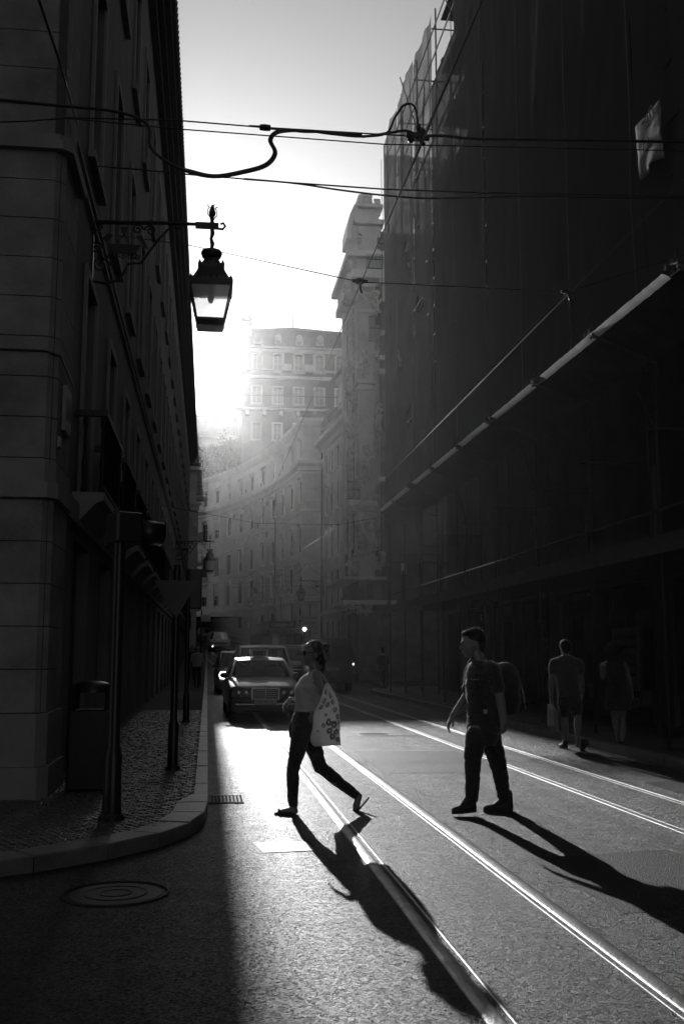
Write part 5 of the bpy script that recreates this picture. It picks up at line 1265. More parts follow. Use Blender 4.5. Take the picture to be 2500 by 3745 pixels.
mk = MB().tube([(1.2,.2,2.0),(1.2,.2,2.62)], .03, 6).build('side_lamp', M_iron2, tr); MB().lathe([(.06,0),(.10,.015),(.115,.03),(.10,.045),(.06,.03)], 14, (1.2,.12,2.62), RX(R(90)).to_3x3()).build('lamp_ring', M_lit, mk, True)
MB().bx(-.5,.5,-.12,.0,.3,.5).build('fender', M_iron2, tr)
for y in (2.5,5.): 
    for s in (-1,1): wheel(tr, s*.45, y, .32, .12)
# passengers seen as dim figures are left to the panes; wheels touch the rails
# ================================================================ PEOPLE
def remesh(mb, name, m, voxel, smooth_it=6, factor=.5, fold=0.):
    """one continuous surface out of overlapping volumes"""
    me = mb.mesh(name+'_raw', None); o = bpy.data.objects.new(name, me); col.objects.link(o)
    r_ = o.modifiers.new('r','REMESH'); r_.mode = 'VOXEL'; r_.voxel_size = voxel
    if smooth_it: s_ = o.modifiers.new('s','SMOOTH'); s_.iterations = smooth_it; s_.factor = factor
    dg = bpy.context.evaluated_depsgraph_get(); out = bpy.data.meshes.new_from_object(o.evaluated_get(dg))
    bpy.data.objects.remove(o); bpy.data.meshes.remove(me)
    
    if fold:
        import array
        for v in out.vertices:
            p = v.co; q = noise.noise(Vector((p.x*9, p.y*9, p.z*22))) + .6*noise.noise(Vector((p.x*22+p.z*14, p.y*22, p.z*26)))
            v.co = p + v.normal*(q*fold)
    out.name = name; out.materials.clear(); out.materials.append(m); out.polygons.foreach_set('use_smooth',[True]*len(out.polygons)); return out
def capsule(mb, a, b, r0, r1, n=12):
    a = Vector(a); b = Vector(b); d = (b-a); L_ = d.length
    if L_ < 1e-6: return mb.ell(a,(r0,r0,r0))
    d.normalize(); pts = []; rr = []
    for t in (-.98,-.85,-.5,0): pts.append(a+d*(r0*t)); rr.append(r0*math.sqrt(max(.001,1-t*t)))
    for t in (.25,.5,.75): pts.append(a.lerp(b,t)); rr.append(r0+(r1-r0)*t)
    for t in (0,.5,.85,.98): pts.append(b+d*(r1*t)); rr.append(r1*math.sqrt(max(.001,1-t*t)))
    return mb.tube(pts, rr, n)
def chain(mb, P, n=12):
    for (a,ra),(b,rb) in zip(P,P[1:]): capsule(mb,a,b,ra,rb,n)
    return mb
def ringloft(mb, secs, fwd, n=18):
    """secs: (center, half depth along fwd, half width across)"""
    fwd = Vector(fwd).normalized(); sd = Vector((0,0,1)).cross(fwd).normalized(); R_ = []
    for (c,a,b) in secs: c = Vector(c); R_.append([c+fwd*(a*math.cos(2*math.pi*j/n))+sd*(b*math.sin(2*math.pi*j/n)) for j in range(n)])
    return loft(mb, R_)
def hand(mb, wrist, d, palm_n, curl=.5, s=1., thumb=1):
    """d: direction of the fingers, palm_n: palm normal"""
    w_ = Vector(wrist); d = Vector(d).normalized(); pn = Vector(palm_n); pn = (pn-d*pn.dot(d)).normalized(); sd = d.cross(pn)*thumb
    for k in (-1,0,1): capsule(mb, w_+sd*.02*k*s+d*.015*s, w_+sd*.026*k*s+d*.085*s, .019*s, .016*s, 8)
    for i,(off,ln) in enumerate(((.033,.066),(.012,.074),(-.010,.070),(-.030,.055))):
        p = w_+d*.088*s+sd*off*s; dd = d.copy(); r_ = .0098*s
        for j in range(3):
            dd = (dd*math.cos(curl*.75)+pn*math.sin(curl*.75)).normalized(); q = p+dd*(ln*s*(.42,.32,.26)[j]); capsule(mb,p,q,r_,r_*.92,7); p = q; r_ *= .92
    p = w_+d*.025*s+sd*.03*s; q = p+(sd*.75+d*.6+pn*.35).normalized()*.045*s; capsule(mb,p,q,.014*s,.012*s,7); capsule(mb,q,q+(d*.85+sd*.2+pn*.4).normalized()*.035*s,.0115*s,.0095*s,7)
def head(mb, c, fwd, s=1., tilt=0.):
    """skull, jaw, nose, lips, brow, ears; c is the centre of the head (0.23 m high)"""
    f = Vector(fwd); f.z = 0; f.normalize(); sd = Vector((0,0,1)).cross(f); c = Vector(c)
    Rm = Matrix((f,sd,Vector((0,0,1)))).transposed() @ Matrix.Rotation(tilt,3,'Y')
    def P(x,y,z): return c+Rm @ (Vector((x,y,z))*s)
    mb.ell(P(-.012,0,.035),(.098*s,.078*s,.085*s),Rm,16,12); mb.ell(P(.028,0,-.03),(.062*s,.058*s,.078*s),Rm,14,10); mb.ell(P(.05,0,-.085),(.030*s,.032*s,.026*s),Rm)
    mb.ell(P(.078,0,.03),(.018*s,.05*s,.018*s),Rm); capsule(mb,P(.085,0,.018),P(.104,0,-.022),.010*s,.014*s,8); mb.ell(P(.083,0,-.052),(.014*s,.024*s,.008*s),Rm); mb.ell(P(.08,0,-.066),(.014*s,.022*s,.009*s),Rm)
    for k in (-1,1): mb.ell(P(-.008,k*.078,-.012),(.020*s,.010*s,.033*s),Rm,8,6); mb.ell(P(.06,k*.034,-.02),(.022*s,.022*s,.022*s),Rm); mb.ell(P(.074,k*.031,.008),(.014*s,.014*s,.010*s),Rm)
    return P
M_skin = mat('skin', .20, .38, 0, .12, 6., .1, 60., .6); M_hair = mat('dark_hair', .012, .65, 0, .4, 40., .6, 90., .2, stretch=(1,1,.2)); M_den = mat('dark_denim', .018, .8, 0, .3, 30., .3, 120.)
M_top = cloth('white_cotton', .75, .45); M_shirt = mat('grey_cotton', .05, .85, 0, .2, 20., .3, 40.); M_blkc = mat('black_cotton', .016, .85, 0, .25, 20., .3, 40.); [m_.node_tree.nodes['Principled BSDF'].inputs['Sheen Weight'].__setattr__('default_value', .35) for m_ in (M_den, M_blkc, M_skin, M_top, M_shirt)]; 
for m_, w_, sc_2 in ((M_skin, .7, .018), (M_top, .5, .03)):
    b_ = m_.node_tree.nodes['Principled BSDF']; b_.inputs['Subsurface Weight'].default_value = w_; b_.inputs['Subsurface Radius'].default_value = (1,1,1); b_.inputs['Subsurface Scale'].default_value = sc_2
M_strand = mat('backlit_hair', .06, .3, 0, 0, spec=.8)
M_shoe = mat('dark_shoe', .02, .6, 0, .3, 20.); M_sung = mat('sunglass', .008, .08, 0, 0, spec=.7)
M_lea = mat('shoe_tan', .16, .5, 0, .2, 10.)
def shoe(par, heel, toe, h, m, up=(0,0,1), name='shoe', ankle=None, sole_m=None):
    heel = Vector(heel); toe = Vector(toe); d = (toe-heel); L_ = d.length; d.normalize(); up = Vector(up); up = (up-d*up.dot(d)).normalized(); mb = MB()
    capsule(mb, heel+d*.04+up*.045, heel+d*L_*.5+up*.045, .042, .045); capsule(mb, heel+d*L_*.5+up*.04, toe-d*.035+up*.034, .045, .034); capsule(mb, heel+d*.045+up*.06, heel+d*.05+up*h, .042, .044); capsule(mb, heel+d*.07+up*h*.8, heel+d*L_*.55+up*.06, .04, .034)
    o = inst(remesh(mb, name, m, .009, 4), name, par)
    sd = d.cross(up); ms = MB(); n_=12
    ol = [(heel+d*(L_/2+L_/2*math.cos(2*math.pi*i/n_))+sd*(.046*math.sin(2*math.pi*i/n_))) for i in range(n_)]
    ms.add([p+up*.002 for p in ol]+[p+up*.022 for p in ol], [tuple(range(n_)),tuple(n_+i for i in reversed(range(n_)))]+[(i,(i+1)%n_,n_+(i+1)%n_,n_+i) for i in range(n_)]); ms.build('sole', sole_m or M_shoe, o); return o

# ---------------- woman with tote, walking left
WY = on_z(1082,2972).y
def wp(cx, cy, dy_=0.): return on_y(950+cx*.31937, 2300+cy*.31937, WY+dy_)
wo = thing('person', 'woman in white sleeveless top, dark jeans and sunglasses striding left', 'person', (on_y(1130,2900,WY).x, WY, 0), world=True)
fw = Vector((-.93,-.36,0)).normalized()     # where the face looks; the body goes left
bf = Vector((-1,-.12,0)).normalized()
hc = wp(590,292)
b = MB(); P_ = head(b, hc, fw, 1.06, .02)
chain(b, [(wp(608,395),.052),(wp(628,500),.056)])
ringloft(b, [(wp(625,480),.05,.06),(wp(628,510),.075,.135),(wp(600,560),.10,.165),(wp(565,660),.118,.16),(wp(548,760),.105,.145),(wp(540,860),.092,.13),(wp(525,960),.098,.145),(wp(510,1070),.108,.168),(wp(510,1180),.10,.165),(wp(515,1250),.08,.13)], bf)
# near (left) arm, slightly back, hand on the tote; far arm bent forward
shN = wp(690,560,-.15); elN = wp(735,790,-.17); wrN = wp(660,945,-.19)
chain(b, [(wp(650,540,-.1),.055),(shN,.050),(elN,.038),(wrN,.027)]); hand(b, wrN, wp(585,1040,-.19)-wrN, (.0,.6,-.4), .8, .95, -1)
shF = wp(560,560,.15); elF = wp(470,850,.2); wrF = wp(345,805,.2)
chain(b, [(wp(600,540,.1),.055),(shF,.048),(elF,.036),(wrF,.026)]); hand(b, wrF, wp(235,925,.2)-wrF, (-.35,0,-.8), .55, .98, 1)
# legs: near leg planted in front, far leg trailing with bent knee
hpN = wp(480,1180,-.085); knN = wp(385,1560,-.09); anN = wp(385,2030,-.09); hpF = wp(555,1190,.085); knF = wp(690,1580,.08); anF = wp(1100,1905,.06)
chain(b, [(hpN,.085),(knN,.052),(wp(375,1760,-.09),.054),(anN,.036)]); chain(b, [(hpF,.085),(knF,.052),(knF.lerp(anF,.42)+Vector((.0,0,-.015)),.054),(anF,.035)])
tN = wp(185,2118,-.1); chain(b, [(anN,.036),(wp(395,2080,-.09),.036)]); chain(b, [(wp(400,2085,-.09),.034),(wp(300,2085,-.095),.033),(tN,.018)]); 
tF = wp(1085,2105,.05); hlF = wp(1135,1915,.06); chain(b, [(anF,.035),(hlF,.034),(wp(1100,2030,.05),.036),(tF,.02)])
inst(remesh(b, 'body', M_skin, .0085, 5), 'body', wo)
# hair: cap swept back, low ponytail
h_ = MB(); h_.ell(P_(-.028,0,.046),(.104,.090,.090),None,16,12); h_.ell(P_(-.07,0,-.0),(.062,.08,.095),None); h_.ell(P_(-.10,0,-.045),(.045,.05,.06)); chain(h_, [(P_(-.105,-.0,-.05),.042),(P_(-.115,-.01,-.13),.034),(P_(-.10,-.03,-.20),.016)]); chain(h_, [(P_(-.07,.03,.06),.035),(P_(-.15,.02,.075),.03),(P_(-.165,.0,.03),.022)])
inst(remesh(h_, 'hair', M_hair, .009, 3, fold=.006), 'hair', wo)
fr = MB()
for i in range(150):
    a = rnd.uniform(-.9,2.9); p = P_(-.03+.108*math.cos(a)*rnd.uniform(.9,1), rnd.uniform(-.07,.07), .05+.092*math.sin(a)); q = p+Vector((rnd.uniform(.0,.04),rnd.uniform(-.02,.02),rnd.uniform(-.005,.03))); fr.tube([p,p.lerp(q,.5)+Vector((0,0,.006)),q], .0011, 3)
stuff(fr.build('stray_hair', M_strand, wo))
for k in (-1,1):
    l = MB(); l.ell(P_(.092,k*.036,.012),(.008,.030,.027),Matrix((fw,Vector((0,0,1)).cross(fw),Vector((0,0,1)))).transposed(),14,8); l.build('sunglass_lens', M_sung, wo, True)
MB().tube([P_(.098,-.012,.02),P_(.102,0,.022),P_(.098,.012,.02)], .003, 5).tube([P_(.088,-.064,.02),P_(-.0,-.085,.014)], .0035, 5).tube([P_(.088,.064,.02),P_(-.0,.085,.014)], .0035, 5).build('sunglass_frame', M_sung, wo)
# sleeveless top
t_ = MB(); ringloft(t_, [(wp(622,505),.06,.075),(wp(612,535),.10,.145),(wp(592,580),.118,.162),(wp(560,660),.134,.172),(wp(545,720),.128,.165),(wp(540,800),.112,.153),(wp(535,880),.108,.148),(wp(520,945),.116,.158)], bf, 22)
for k in (-1,1): t_.ell(wp(478,690,k*.065),(.062,.062,.068)); chain(t_, [(wp(622,490,k*.07),.028),(wp(600,580,k*.1),.06)])
inst(remesh(t_, 'top', M_top, .0095, 6, fold=.007), 'top', wo)
# jeans
j_ = MB(); ringloft(j_, [(wp(522,930),.108,.152),(wp(512,1010),.116,.168),(wp(508,1100),.124,.182),(wp(510,1190),.118,.178),(wp(515,1260),.10,.15)], bf)
chain(j_, [(wp(478,1190,-.085),.098),(wp(430,1400,-.088),.082),(knN,.064),(wp(378,1700,-.09),.063),(wp(376,1860,-.09),.057),(wp(380,1990,-.09),.052)])
chain(j_, [(wp(558,1200,.085),.098),(wp(640,1420,.083),.083),(knF,.066),(knF.lerp(anF,.35),.064),(knF.lerp(anF,.7),.055),(knF.lerp(anF,.97),.047)])
inst(remesh(j_, 'jeans', M_den, .0095, 4, fold=.008), 'jeans', wo)
# flat mules
for (hl_,to_,up_,lift) in ((wp(415,2128,-.09),wp(165,2142,-.11),(0,0,1),0),(wp(1255,1935,.05),wp(1062,2148,.05),(-.7,0,.72),1)):
    hl_ = Vector(hl_); to_ = Vector(to_)
    if not lift: hl_.z = .012; to_.z = .006
    d_ = (to_-hl_).normalized(); sd_ = Vector((0,1,0)); up_ = Vector(up_); n_=14; L_ = (to_-hl_).length; ms = MB()
    ol = [hl_+d_*(L_/2+L_/2*math.cos(2*math.pi*i/n_))+sd_*(.036*math.sin(2*math.pi*i/n_)) for i in range(n_)]; uu = (up_-d_*up_.dot(d_)).normalized()
    ms.add([p for p in ol]+[p+uu*.016 for p in ol], [tuple(range(n_)),tuple(n_+i for i in reversed(range(n_)))]+[(i,(i+1)%n_,n_+(i+1)%n_,n_+i) for i in range(n_)]); so_ = ms.build('shoe', M_shoe, wo)
    st_ = MB(); c_ = hl_+d_*L_*.78; st_.tube([c_-sd_*.038+uu*.01, c_-sd_*.032+uu*.03, c_+uu*.04, c_+sd_*.032+uu*.03, c_+sd_*.038+uu*.01], .012, 6); st_.build('shoe_strap', M_shoe, so_, True)
# dark garment bunched at the far hip
g_ = MB(); chain(g_, [(wp(430,1000,.12),.05),(wp(385,1130,.14),.055),(wp(365,1220,.14),.03)]); inst(remesh(g_, 'tied_jacket', M_blkc, .012, 3), 'tied_jacket', wo)
# tote bag: pale cloth with dark flower print
M_tote = cloth('tote_cloth', .62, .5); tot = thing('tote_bag', 'pale cloth tote with dark flower print hanging from the woman\'s shoulder', 'bag', wp(760,1340,-.25), world=True)
left_ = [(760,600),(715,720),(690,830),(640,910),(602,1000),(612,1120),(585,1200),(568,1270),(610,1345)]; right_ = [(778,600),(830,690),(880,780),(905,880),(915,980),(918,1090),(916,1200),(926,1320),(925,1330)]
yb_ = [600,720,830,910,1000,1120,1200,1280,1352]; rows_ = []; nT = 14
for sgn in (-1,1):
    rr_ = []
    for i in range(9):
        l = left_[i]; r2_ = right_[i]; row = []
        for j in range(nT+1):
            f = j/nT; cx_ = l[0]+(r2_[0]-l[0])*f; cy_ = l[1]*(1-f)+r2_[1]*f
            bul = (.012+.055*math.sin(math.pi*i/8.6))*math.sin(math.pi*f)**.7; p = wp(cx_,cy_,-.255); p.y += sgn*bul + .012*noise.noise(Vector((f*4,i*.8,sgn))); row.append(p)
        rr_.append(row)
    rows_.append(rr_)
m = MB(); m.grid(rows_[0]); m.grid(rows_[1]); tb_ = m.build('bag_body', M_tote, tot, True)
sb = tb_.modifiers.new('s','SUBSURF'); sb.levels = 1; sb.render_levels = 2
for k in (-1,1): MB().tube([wp(770,610,-.255+.02*k),wp(735,545,-.2),wp(690,505,-.14)], .012, 6).build('strap', M_tote, tot, True)
M_flow = mat('flower_print', .27, .85, 0, .3, 20.)
def on_bag(u, v):
    i = min(7,int(v*8)); f = v*8-i; j = min(nT-1,int(u*nT)); g2 = u*nT-j; A_ = rows_[0]
    p = (A_[i][j]*(1-f)+A_[i+1][j]*f)*(1-g2)+(A_[i][j+1]*(1-f)+A_[i+1][j+1]*f)*g2; return p+Vector((0,-.006,0))
rf = random.Random(3)
for (u,v,s_) in ((.3,.14,.035),(.6,.2,.04),(.25,.26,.04),(.7,.3,.035),(.45,.33,.04),(.2,.36,.035),(.8,.42,.035),(.9,.52,.03),(.55,.58,.04),(.75,.62,.045),(.35,.62,.028),(.6,.70,.04),(.85,.72,.035),(.72,.78,.04),(.9,.82,.03),(.2,.7,.018),(.97,.6,.03),(.45,.48,.02)):
    for k in range(6):
        a = k*1.05+rf.uniform(-.2,.2); uu_ = u+s_*1.7*math.cos(a); vv_ = v+s_*.75*math.sin(a)
        if not (.03 < uu_ < .97 and .02 < vv_ < .97): continue
        n_=7; MB().add([on_bag(min(.99,max(.01,uu_+s_*1.5*math.cos(6.283*q/n_)*rf.uniform(.6,1))),min(.98,max(.01,vv_+s_*.62*math.sin(6.283*q/n_)*rf.uniform(.6,1)))) for q in range(n_)],[tuple(range(n_))]).build('printed_petal', M_flow, tb_)

# ---------------- man with backpack, walking left
MY = on_z(1858,2973).y
def mp_(cx, cy, dy_=0.): return on_y(1580+cx*.34058, 2250+cy*.34058, MY+dy_)
ma = thing('person', 'man in dark polo and glasses with backpack crossing behind the woman', 'person', (on_y(1780,2900,MY).x, MY, 0), world=True)
fm_ = Vector((-1,-.12,0)).normalized(); hc = mp_(428,312); b = MB(); Q_ = head(b, hc, fm_, 1.14, .10)
chain(b, [(mp_(462,400),.058),(mp_(505,500),.064)])
ringloft(b, [(mp_(505,480),.06,.08),(mp_(530,530),.095,.17),(mp_(530,620),.125,.20),(mp_(525,740),.13,.195),(mp_(530,880),.128,.18),(mp_(540,1020),.13,.175),(mp_(545,1160),.13,.18),(mp_(545,1260),.12,.18),(mp_(545,1340),.09,.14)], fm_)
shN = mp_(640,600,-.19); elN = mp_(715,850,-.22); wrN = mp_(765,1130,-.23); chain(b, [(mp_(600,570,-.12),.07),(shN,.062),(elN,.048),(mp_(735,950,-.22),.046),(wrN,.032)]); hand(b, wrN, mp_(765,1260,-.23)-wrN, (-.6,.6,0), 1.0, 1.08, 1)
shF = mp_(450,600,.19); elF = mp_(375,860,.22); wrF = mp_(215,1085,.2); chain(b, [(mp_(490,570,.12),.07),(shF,.06),(elF,.046),(wrF,.031)]); hand(b, wrF, mp_(165,1180,.2)-wrF, (.5,0,-.5), .6, 1.08, 1)
hN = mp_(490,1270,-.095); kN = mp_(430,1570,-.1); aN = mp_(425,1990,-.1); hF = mp_(600,1270,.095); kF = mp_(715,1640,.1); aF = mp_(775,1985,.1)
chain(b, [(hN,.1),(kN,.06),(mp_(432,1760,-.1),.062),(aN,.04)]); chain(b, [(hF,.1),(kF,.06),(kF.lerp(aF,.4),.062),(aF,.04)])
chain(b, [(aN,.04),(mp_(430,2070,-.1),.04)]); chain(b, [(mp_(430,2070,-.1),.036),(mp_(300,2095,-.1),.03)]); chain(b, [(aF,.04),(mp_(790,2065,.1),.04)]); chain(b, [(mp_(790,2065,.1),.036),(mp_(640,2085,.1),.03)])
inst(remesh(b, 'body', M_skin, .009, 5), 'body', ma)
h_ = MB(); h_.ell(Q_(-.026,0,.052),(.116,.100,.098),None,16,12); h_.ell(Q_(-.078,0,.0),(.052,.088,.095)); h_.ell(Q_(.03,0,.095),(.06,.07,.04)); inst(remesh(h_, 'hair', M_hair, .009, 3, fold=.006), 'hair', ma)
fr = MB()
for i in range(200):
    a = rnd.uniform(-.5,3.1); p = Q_(-.026-.114*math.cos(a)*.98, rnd.uniform(-.06,.06), .052+.096*math.sin(a)); q = p+Vector((rnd.uniform(-.008,.014),rnd.uniform(-.01,.01),rnd.uniform(.004,.02))); fr.tube([p,q], .0012, 3)
stuff(fr.build('short_hair', M_strand, ma))
gl = MB()
for k in (-1,1): gl.tube([Q_(.099,k*.034+.026*math.cos(a),.012+.018*math.sin(a)) for a in [i*.524 for i in range(12)]], .003, 4, closed=True); gl.tube([Q_(.096,k*.06,.018),Q_(-.0,k*.088,.012)], .003, 4)
gl.tube([Q_(.1,-.009,.016),Q_(.1,.009,.016)], .003, 4); gl.build('glasses', M_sung, ma)
s_ = MB(); ringloft(s_, [(mp_(500,487),.068,.085),(mp_(528,530),.108,.185),(mp_(530,620),.14,.215),(mp_(522,740),.148,.21),(mp_(525,880),.146,.195),(mp_(540,1020),.146,.19),(mp_(545,1180),.156,.203),(mp_(548,1262),.164,.212)], fm_, 22)
for (sh,el,k) in ((shN,elN,-1),(shF,elF,1)): chain(s_, [(sh+Vector((0,-.05*k,.02)),.085),(sh,.084),(sh.lerp(el,.72),.074)])
chain(s_, [(mp_(455,465),.05),(mp_(520,470),.05)])
inst(remesh(s_, 'polo_shirt', M_blkc, .010, 5, fold=.008), 'polo_shirt', ma)
MB().box(mp_(450,690,-.215),(.075,.006,.012)).build('shirt_logo', M_flow, ma); MB().box(mp_(568,1035,-.205),(.035,.02,.04)).build('belt_clip', M_tote, ma)
MB().tube([mp_(400,470,-.06),mp_(345,590,-.04),mp_(328,700,-.02)], .004, 5).tube([mp_(435,495,.03),mp_(365,590,.02)], .004, 5).build('lanyard', M_tote, ma)
t_ = MB(); ringloft(t_, [(mp_(545,1150),.148,.192),(mp_(545,1230),.152,.2),(mp_(545,1320),.14,.195),(mp_(545,1390),.11,.16)], fm_)
chain(t_, [(mp_(480,1300,-.095),.118),(mp_(450,1430,-.1),.098),(kN,.083),(mp_(432,1750,-.1),.074),(mp_(424,1955,-.1),.066)]); chain(t_, [(mp_(612,1300,.095),.118),(mp_(660,1450,.1),.098),(kF,.083),(kF.lerp(aF,.45),.075),(kF.lerp(aF,.93),.066)])
for (p,r_) in ((mp_(370,1530,-.1),.03),(mp_(365,1480,-.1),.028),(mp_(395,1580,-.08),.03)): t_.ell(p,(r_,.06,.02))
inst(remesh(t_, 'trousers', M_den, .011, 3, fold=.008), 'trousers', ma)
a0 = mp_(478,2135,-.1); a1 = mp_(205,2128,-.13); a0.z = max(.03,a0.z); a1.z = a0.z-.012; shoe(ma, a0, a1, .17, M_shoe)
a0 = mp_(868,2126,.1); a1 = mp_(545,2112,.07); a0.z = 0.; a1.z = 0.; shoe(ma, a0, a1, .17, M_shoe)
bp = thing('backpack', 'bulky dark backpack worn by the man crossing the road', 'backpack', mp_(800,1050,.0), world=True)
k_ = MB(); k_.ell(mp_(745,800),(.175,.19,.28),RY(R(14)).to_3x3(),18,14); k_.ell(mp_(835,900),(.10,.16,.17),None,14,10); k_.ell(mp_(700,640),(.09,.15,.12)); inst(remesh(k_, 'pack_body', M_blkc, .012, 5, fold=.007), 'pack_body', bp)
for k in (-1,1): MB().tube([mp_(700,590,.1*k),mp_(620,520,.12*k),mp_(545,540,.14*k),mp_(470,640,.15*k),mp_(450,800,.16*k),mp_(560,960,.19*k),mp_(680,980,.14*k)], .017, 6).build('strap', M_blkc, bp, True)
MB().tube([mp_(950,740,-.05),mp_(985,860,-.06),mp_(1000,1010,-.06)], .005, 5).tube([mp_(880,620,0),mp_(930,720,0)], .006, 5).build('pull_cord', M_blkc, bp, True)

# ---------------- couple walking away on the right
RY_ = on_z(2062,2734,.02).y
def rp_(cx, cy, dy_=0.): return on_y(1950+cx*.28699, 2300+cy*.28699, RY_+dy_)
rm = thing('person', 'man in T-shirt and shorts walking away along right kerb', 'person', (on_y(2065,2700,RY_).x, RY_, 0), world=True)
fb = Vector((-.12,1,0)); b = MB(); head(b, rp_(400,245), fb, 1.)
chain(b, [(rp_(402,300),.055),(rp_(408,370),.062)]); ringloft(b, [(rp_(410,345),.06,.08),(rp_(412,400),.09,.19),(rp_(415,480),.115,.20),(rp_(430,620),.115,.175),(rp_(445,760),.11,.165),(rp_(452,870),.12,.18),(rp_(455,960),.1,.16)], fb)
sl_, el_, wl_ = rp_(255,440), rp_(225,680), rp_(222,880,.05); chain(b, [(rp_(300,420),.06),(sl_,.058),(el_,.044),(wl_,.03)]); hand(b, wl_, (0,0,-1), (.8,0,0), 1.2, 1., 1)
sr_, er_, wr_ = rp_(575,440), rp_(615,680), rp_(622,810,.12); chain(b, [(rp_(530,420),.06),(sr_,.058),(er_,.044),(wr_,.03)]); hand(b, wr_, (.05,.3,-1), (-.8,0,0), .7, 1., -1)
kl, al = rp_(395,1120,.0), rp_(398,1450,.0); kr, ar = rp_(560,1110,-.05), rp_(556,1370,-.35)
chain(b, [(rp_(390,950),.095),(kl,.055),(rp_(400,1250,-.03),.06),(al,.036)]); chain(b, [(rp_(525,950),.095),(kr,.055),(kr.lerp(ar,.4),.06),(ar,.036)])
chain(b, [(al,.036),(rp_(397,1490,-.02),.036),(rp_(390,1505,.14),.03)]); chain(b, [(ar,.036),(ar+Vector((0,-.05,-.04)),.036),(ar+Vector((.02,.06,-.16)),.03)])
inst(remesh(b, 'body', M_skin, .011, 5), 'body', rm)
h_ = MB(); c_ = rp_(400,240); h_.ell(c_+Vector((0,-.015,.045)),(.093,.11,.096),None,14,10).ell(c_+Vector((0,-.075,-.01)),(.084,.055,.085)); inst(remesh(h_, 'hair', M_hair, .011, 3), 'hair', rm)
s_ = MB(); ringloft(s_, [(rp_(410,340),.075,.095),(rp_(412,395),.108,.205),(rp_(415,480),.135,.215),(rp_(430,640),.14,.2),(rp_(447,780),.14,.195),(rp_(452,860),.145,.2)], fb)
for (a,c) in ((sl_,el_),(sr_,er_)): chain(s_, [(a+Vector(((.06 if a is sl_ else -.06),0,.02)),.08),(a,.078),(a.lerp(c,.42),.072)])
inst(remesh(s_, 't_shirt', M_shirt, .012, 4, fold=.007), 't_shirt', rm)
t_ = MB(); ringloft(t_, [(rp_(452,845),.14,.195),(rp_(455,920),.14,.205),(rp_(456,990),.11,.18)], fb); chain(t_, [(rp_(388,950),.112),(rp_(388,1065,.0),.092)]); chain(t_, [(rp_(528,950),.112),(rp_(548,1060,-.02),.092)]); inst(remesh(t_, 'shorts', M_den, .012, 3, fold=.007), 'shorts', rm)
shoe(rm, Vector((al.x,al.y-.07,.0)), Vector((al.x-.02,al.y+.21,.0)), .10, M_shoe, sole_m=M_tote); hh_ = ar+Vector((0,-.12,-.03)); shoe(rm, hh_, hh_+Vector((.06,.17,-.21)), .10, M_shoe, (0,-.75,.65), sole_m=M_tote)
# paper bag in his left hand
pb = thing('paper_bag', 'pale paper shopping bag in the left hand of walking man', 'bag', rp_(240,1300), world=True)
M_pap = cloth('kraft_paper', .6, .5)
A_ = [rp_(172,957,-.12),rp_(240,962,-.12),rp_(300,1040,.22),rp_(232,1030,.22)]; B_ = [rp_(175,1232,-.12),rp_(262,1228,-.12),rp_(322,1306,.22),rp_(236,1314,.22)]
m = MB(); m.add(A_+B_, [(0,1,5,4),(1,2,6,5),(2,3,7,6),(3,0,4,7),(4,5,6,7)]); o = m.build('bag_body', M_pap, pb); so = o.modifiers.new('s','SOLIDIFY'); so.thickness = .006
MB().tube([A_[0].lerp(A_[1],.3),wl_+Vector((0,-.02,-.1)),A_[0].lerp(A_[1],.7)], .004, 5).tube([A_[3].lerp(A_[2],.3),wl_+Vector((0,.02,-.1)),A_[3].lerp(A_[2],.7)], .004, 5).build('handle', M_pap, pb)
MB().box(rp_(217,1080,-.128),(.01,.004,.12)).build('printed_mark', M_flow, pb)
# woman beside him
R2 = RY_-.1
def rq(cx, cy, dy_=0.): return on_y(1950+cx*.28699, 2300+cy*.28699, R2+dy_)
rw = thing('person', 'woman with long loose hair in dark dress on the right pavement', 'person', (on_y(2265,2700,R2).x, R2, SWZ), world=True)
b = MB(); head(b, rq(1000,270), (-.3,1,0), .95); chain(b, [(rq(1005,320),.048),(rq(1020,400),.055)]); ringloft(b, [(rq(1020,390),.05,.07),(rq(1030,440),.08,.165),(rq(1040,520),.1,.17),(rq(1060,650),.09,.135),(rq(1070,780),.105,.17),(rq(1075,880),.11,.18),(rq(1075,960),.09,.15)], fb)
chain(b, [(rq(930,440),.05),(rq(895,470),.046),(rq(880,620,.1),.036),(rq(860,520,.22),.027)]); hand(b, rq(860,520,.22), (0,.2,1), (.7,0,0), .8, .95)
chain(b, [(rq(1130,440),.05),(rq(1170,480),.046),(rq(1225,680),.036),(rq(1255,830,.05),.026)]); hand(b, rq(1255,830,.05), (.1,.1,-1), (-.7,0,0), 1.1, .95, -1)
chain(b, [(rq(1040,900),.08),(rq(1030,1130,.05),.05),(rq(1060,1280,.02),.052),(rq(1085,1450),.032),(rq(1085,1490),.032),(rq(1080,1505,.12),.024)]); chain(b, [(rq(1110,900),.08),(rq(1130,1130,-.02),.05),(rq(1140,1280,-.15),.05),(rq(1120,1420,-.3),.032),(rq(1110,1480,-.25),.028)])
inst(remesh(b, 'body', M_skin, .012, 4), 'body', rw)
h_ = MB(); h_.ell(rq(1005,270),(.125,.13,.14)).ell(rq(1030,380),(.16,.12,.16)).ell(rq(1040,480),(.165,.10,.15)).ell(rq(960,330),(.09,.1,.12)).ell(rq(1090,350),(.09,.1,.14)).ell(rq(1000,540),(.1,.08,.08)); inst(remesh(h_, 'hair', M_hair, .012, 2, fold=.012), 'hair', rw)
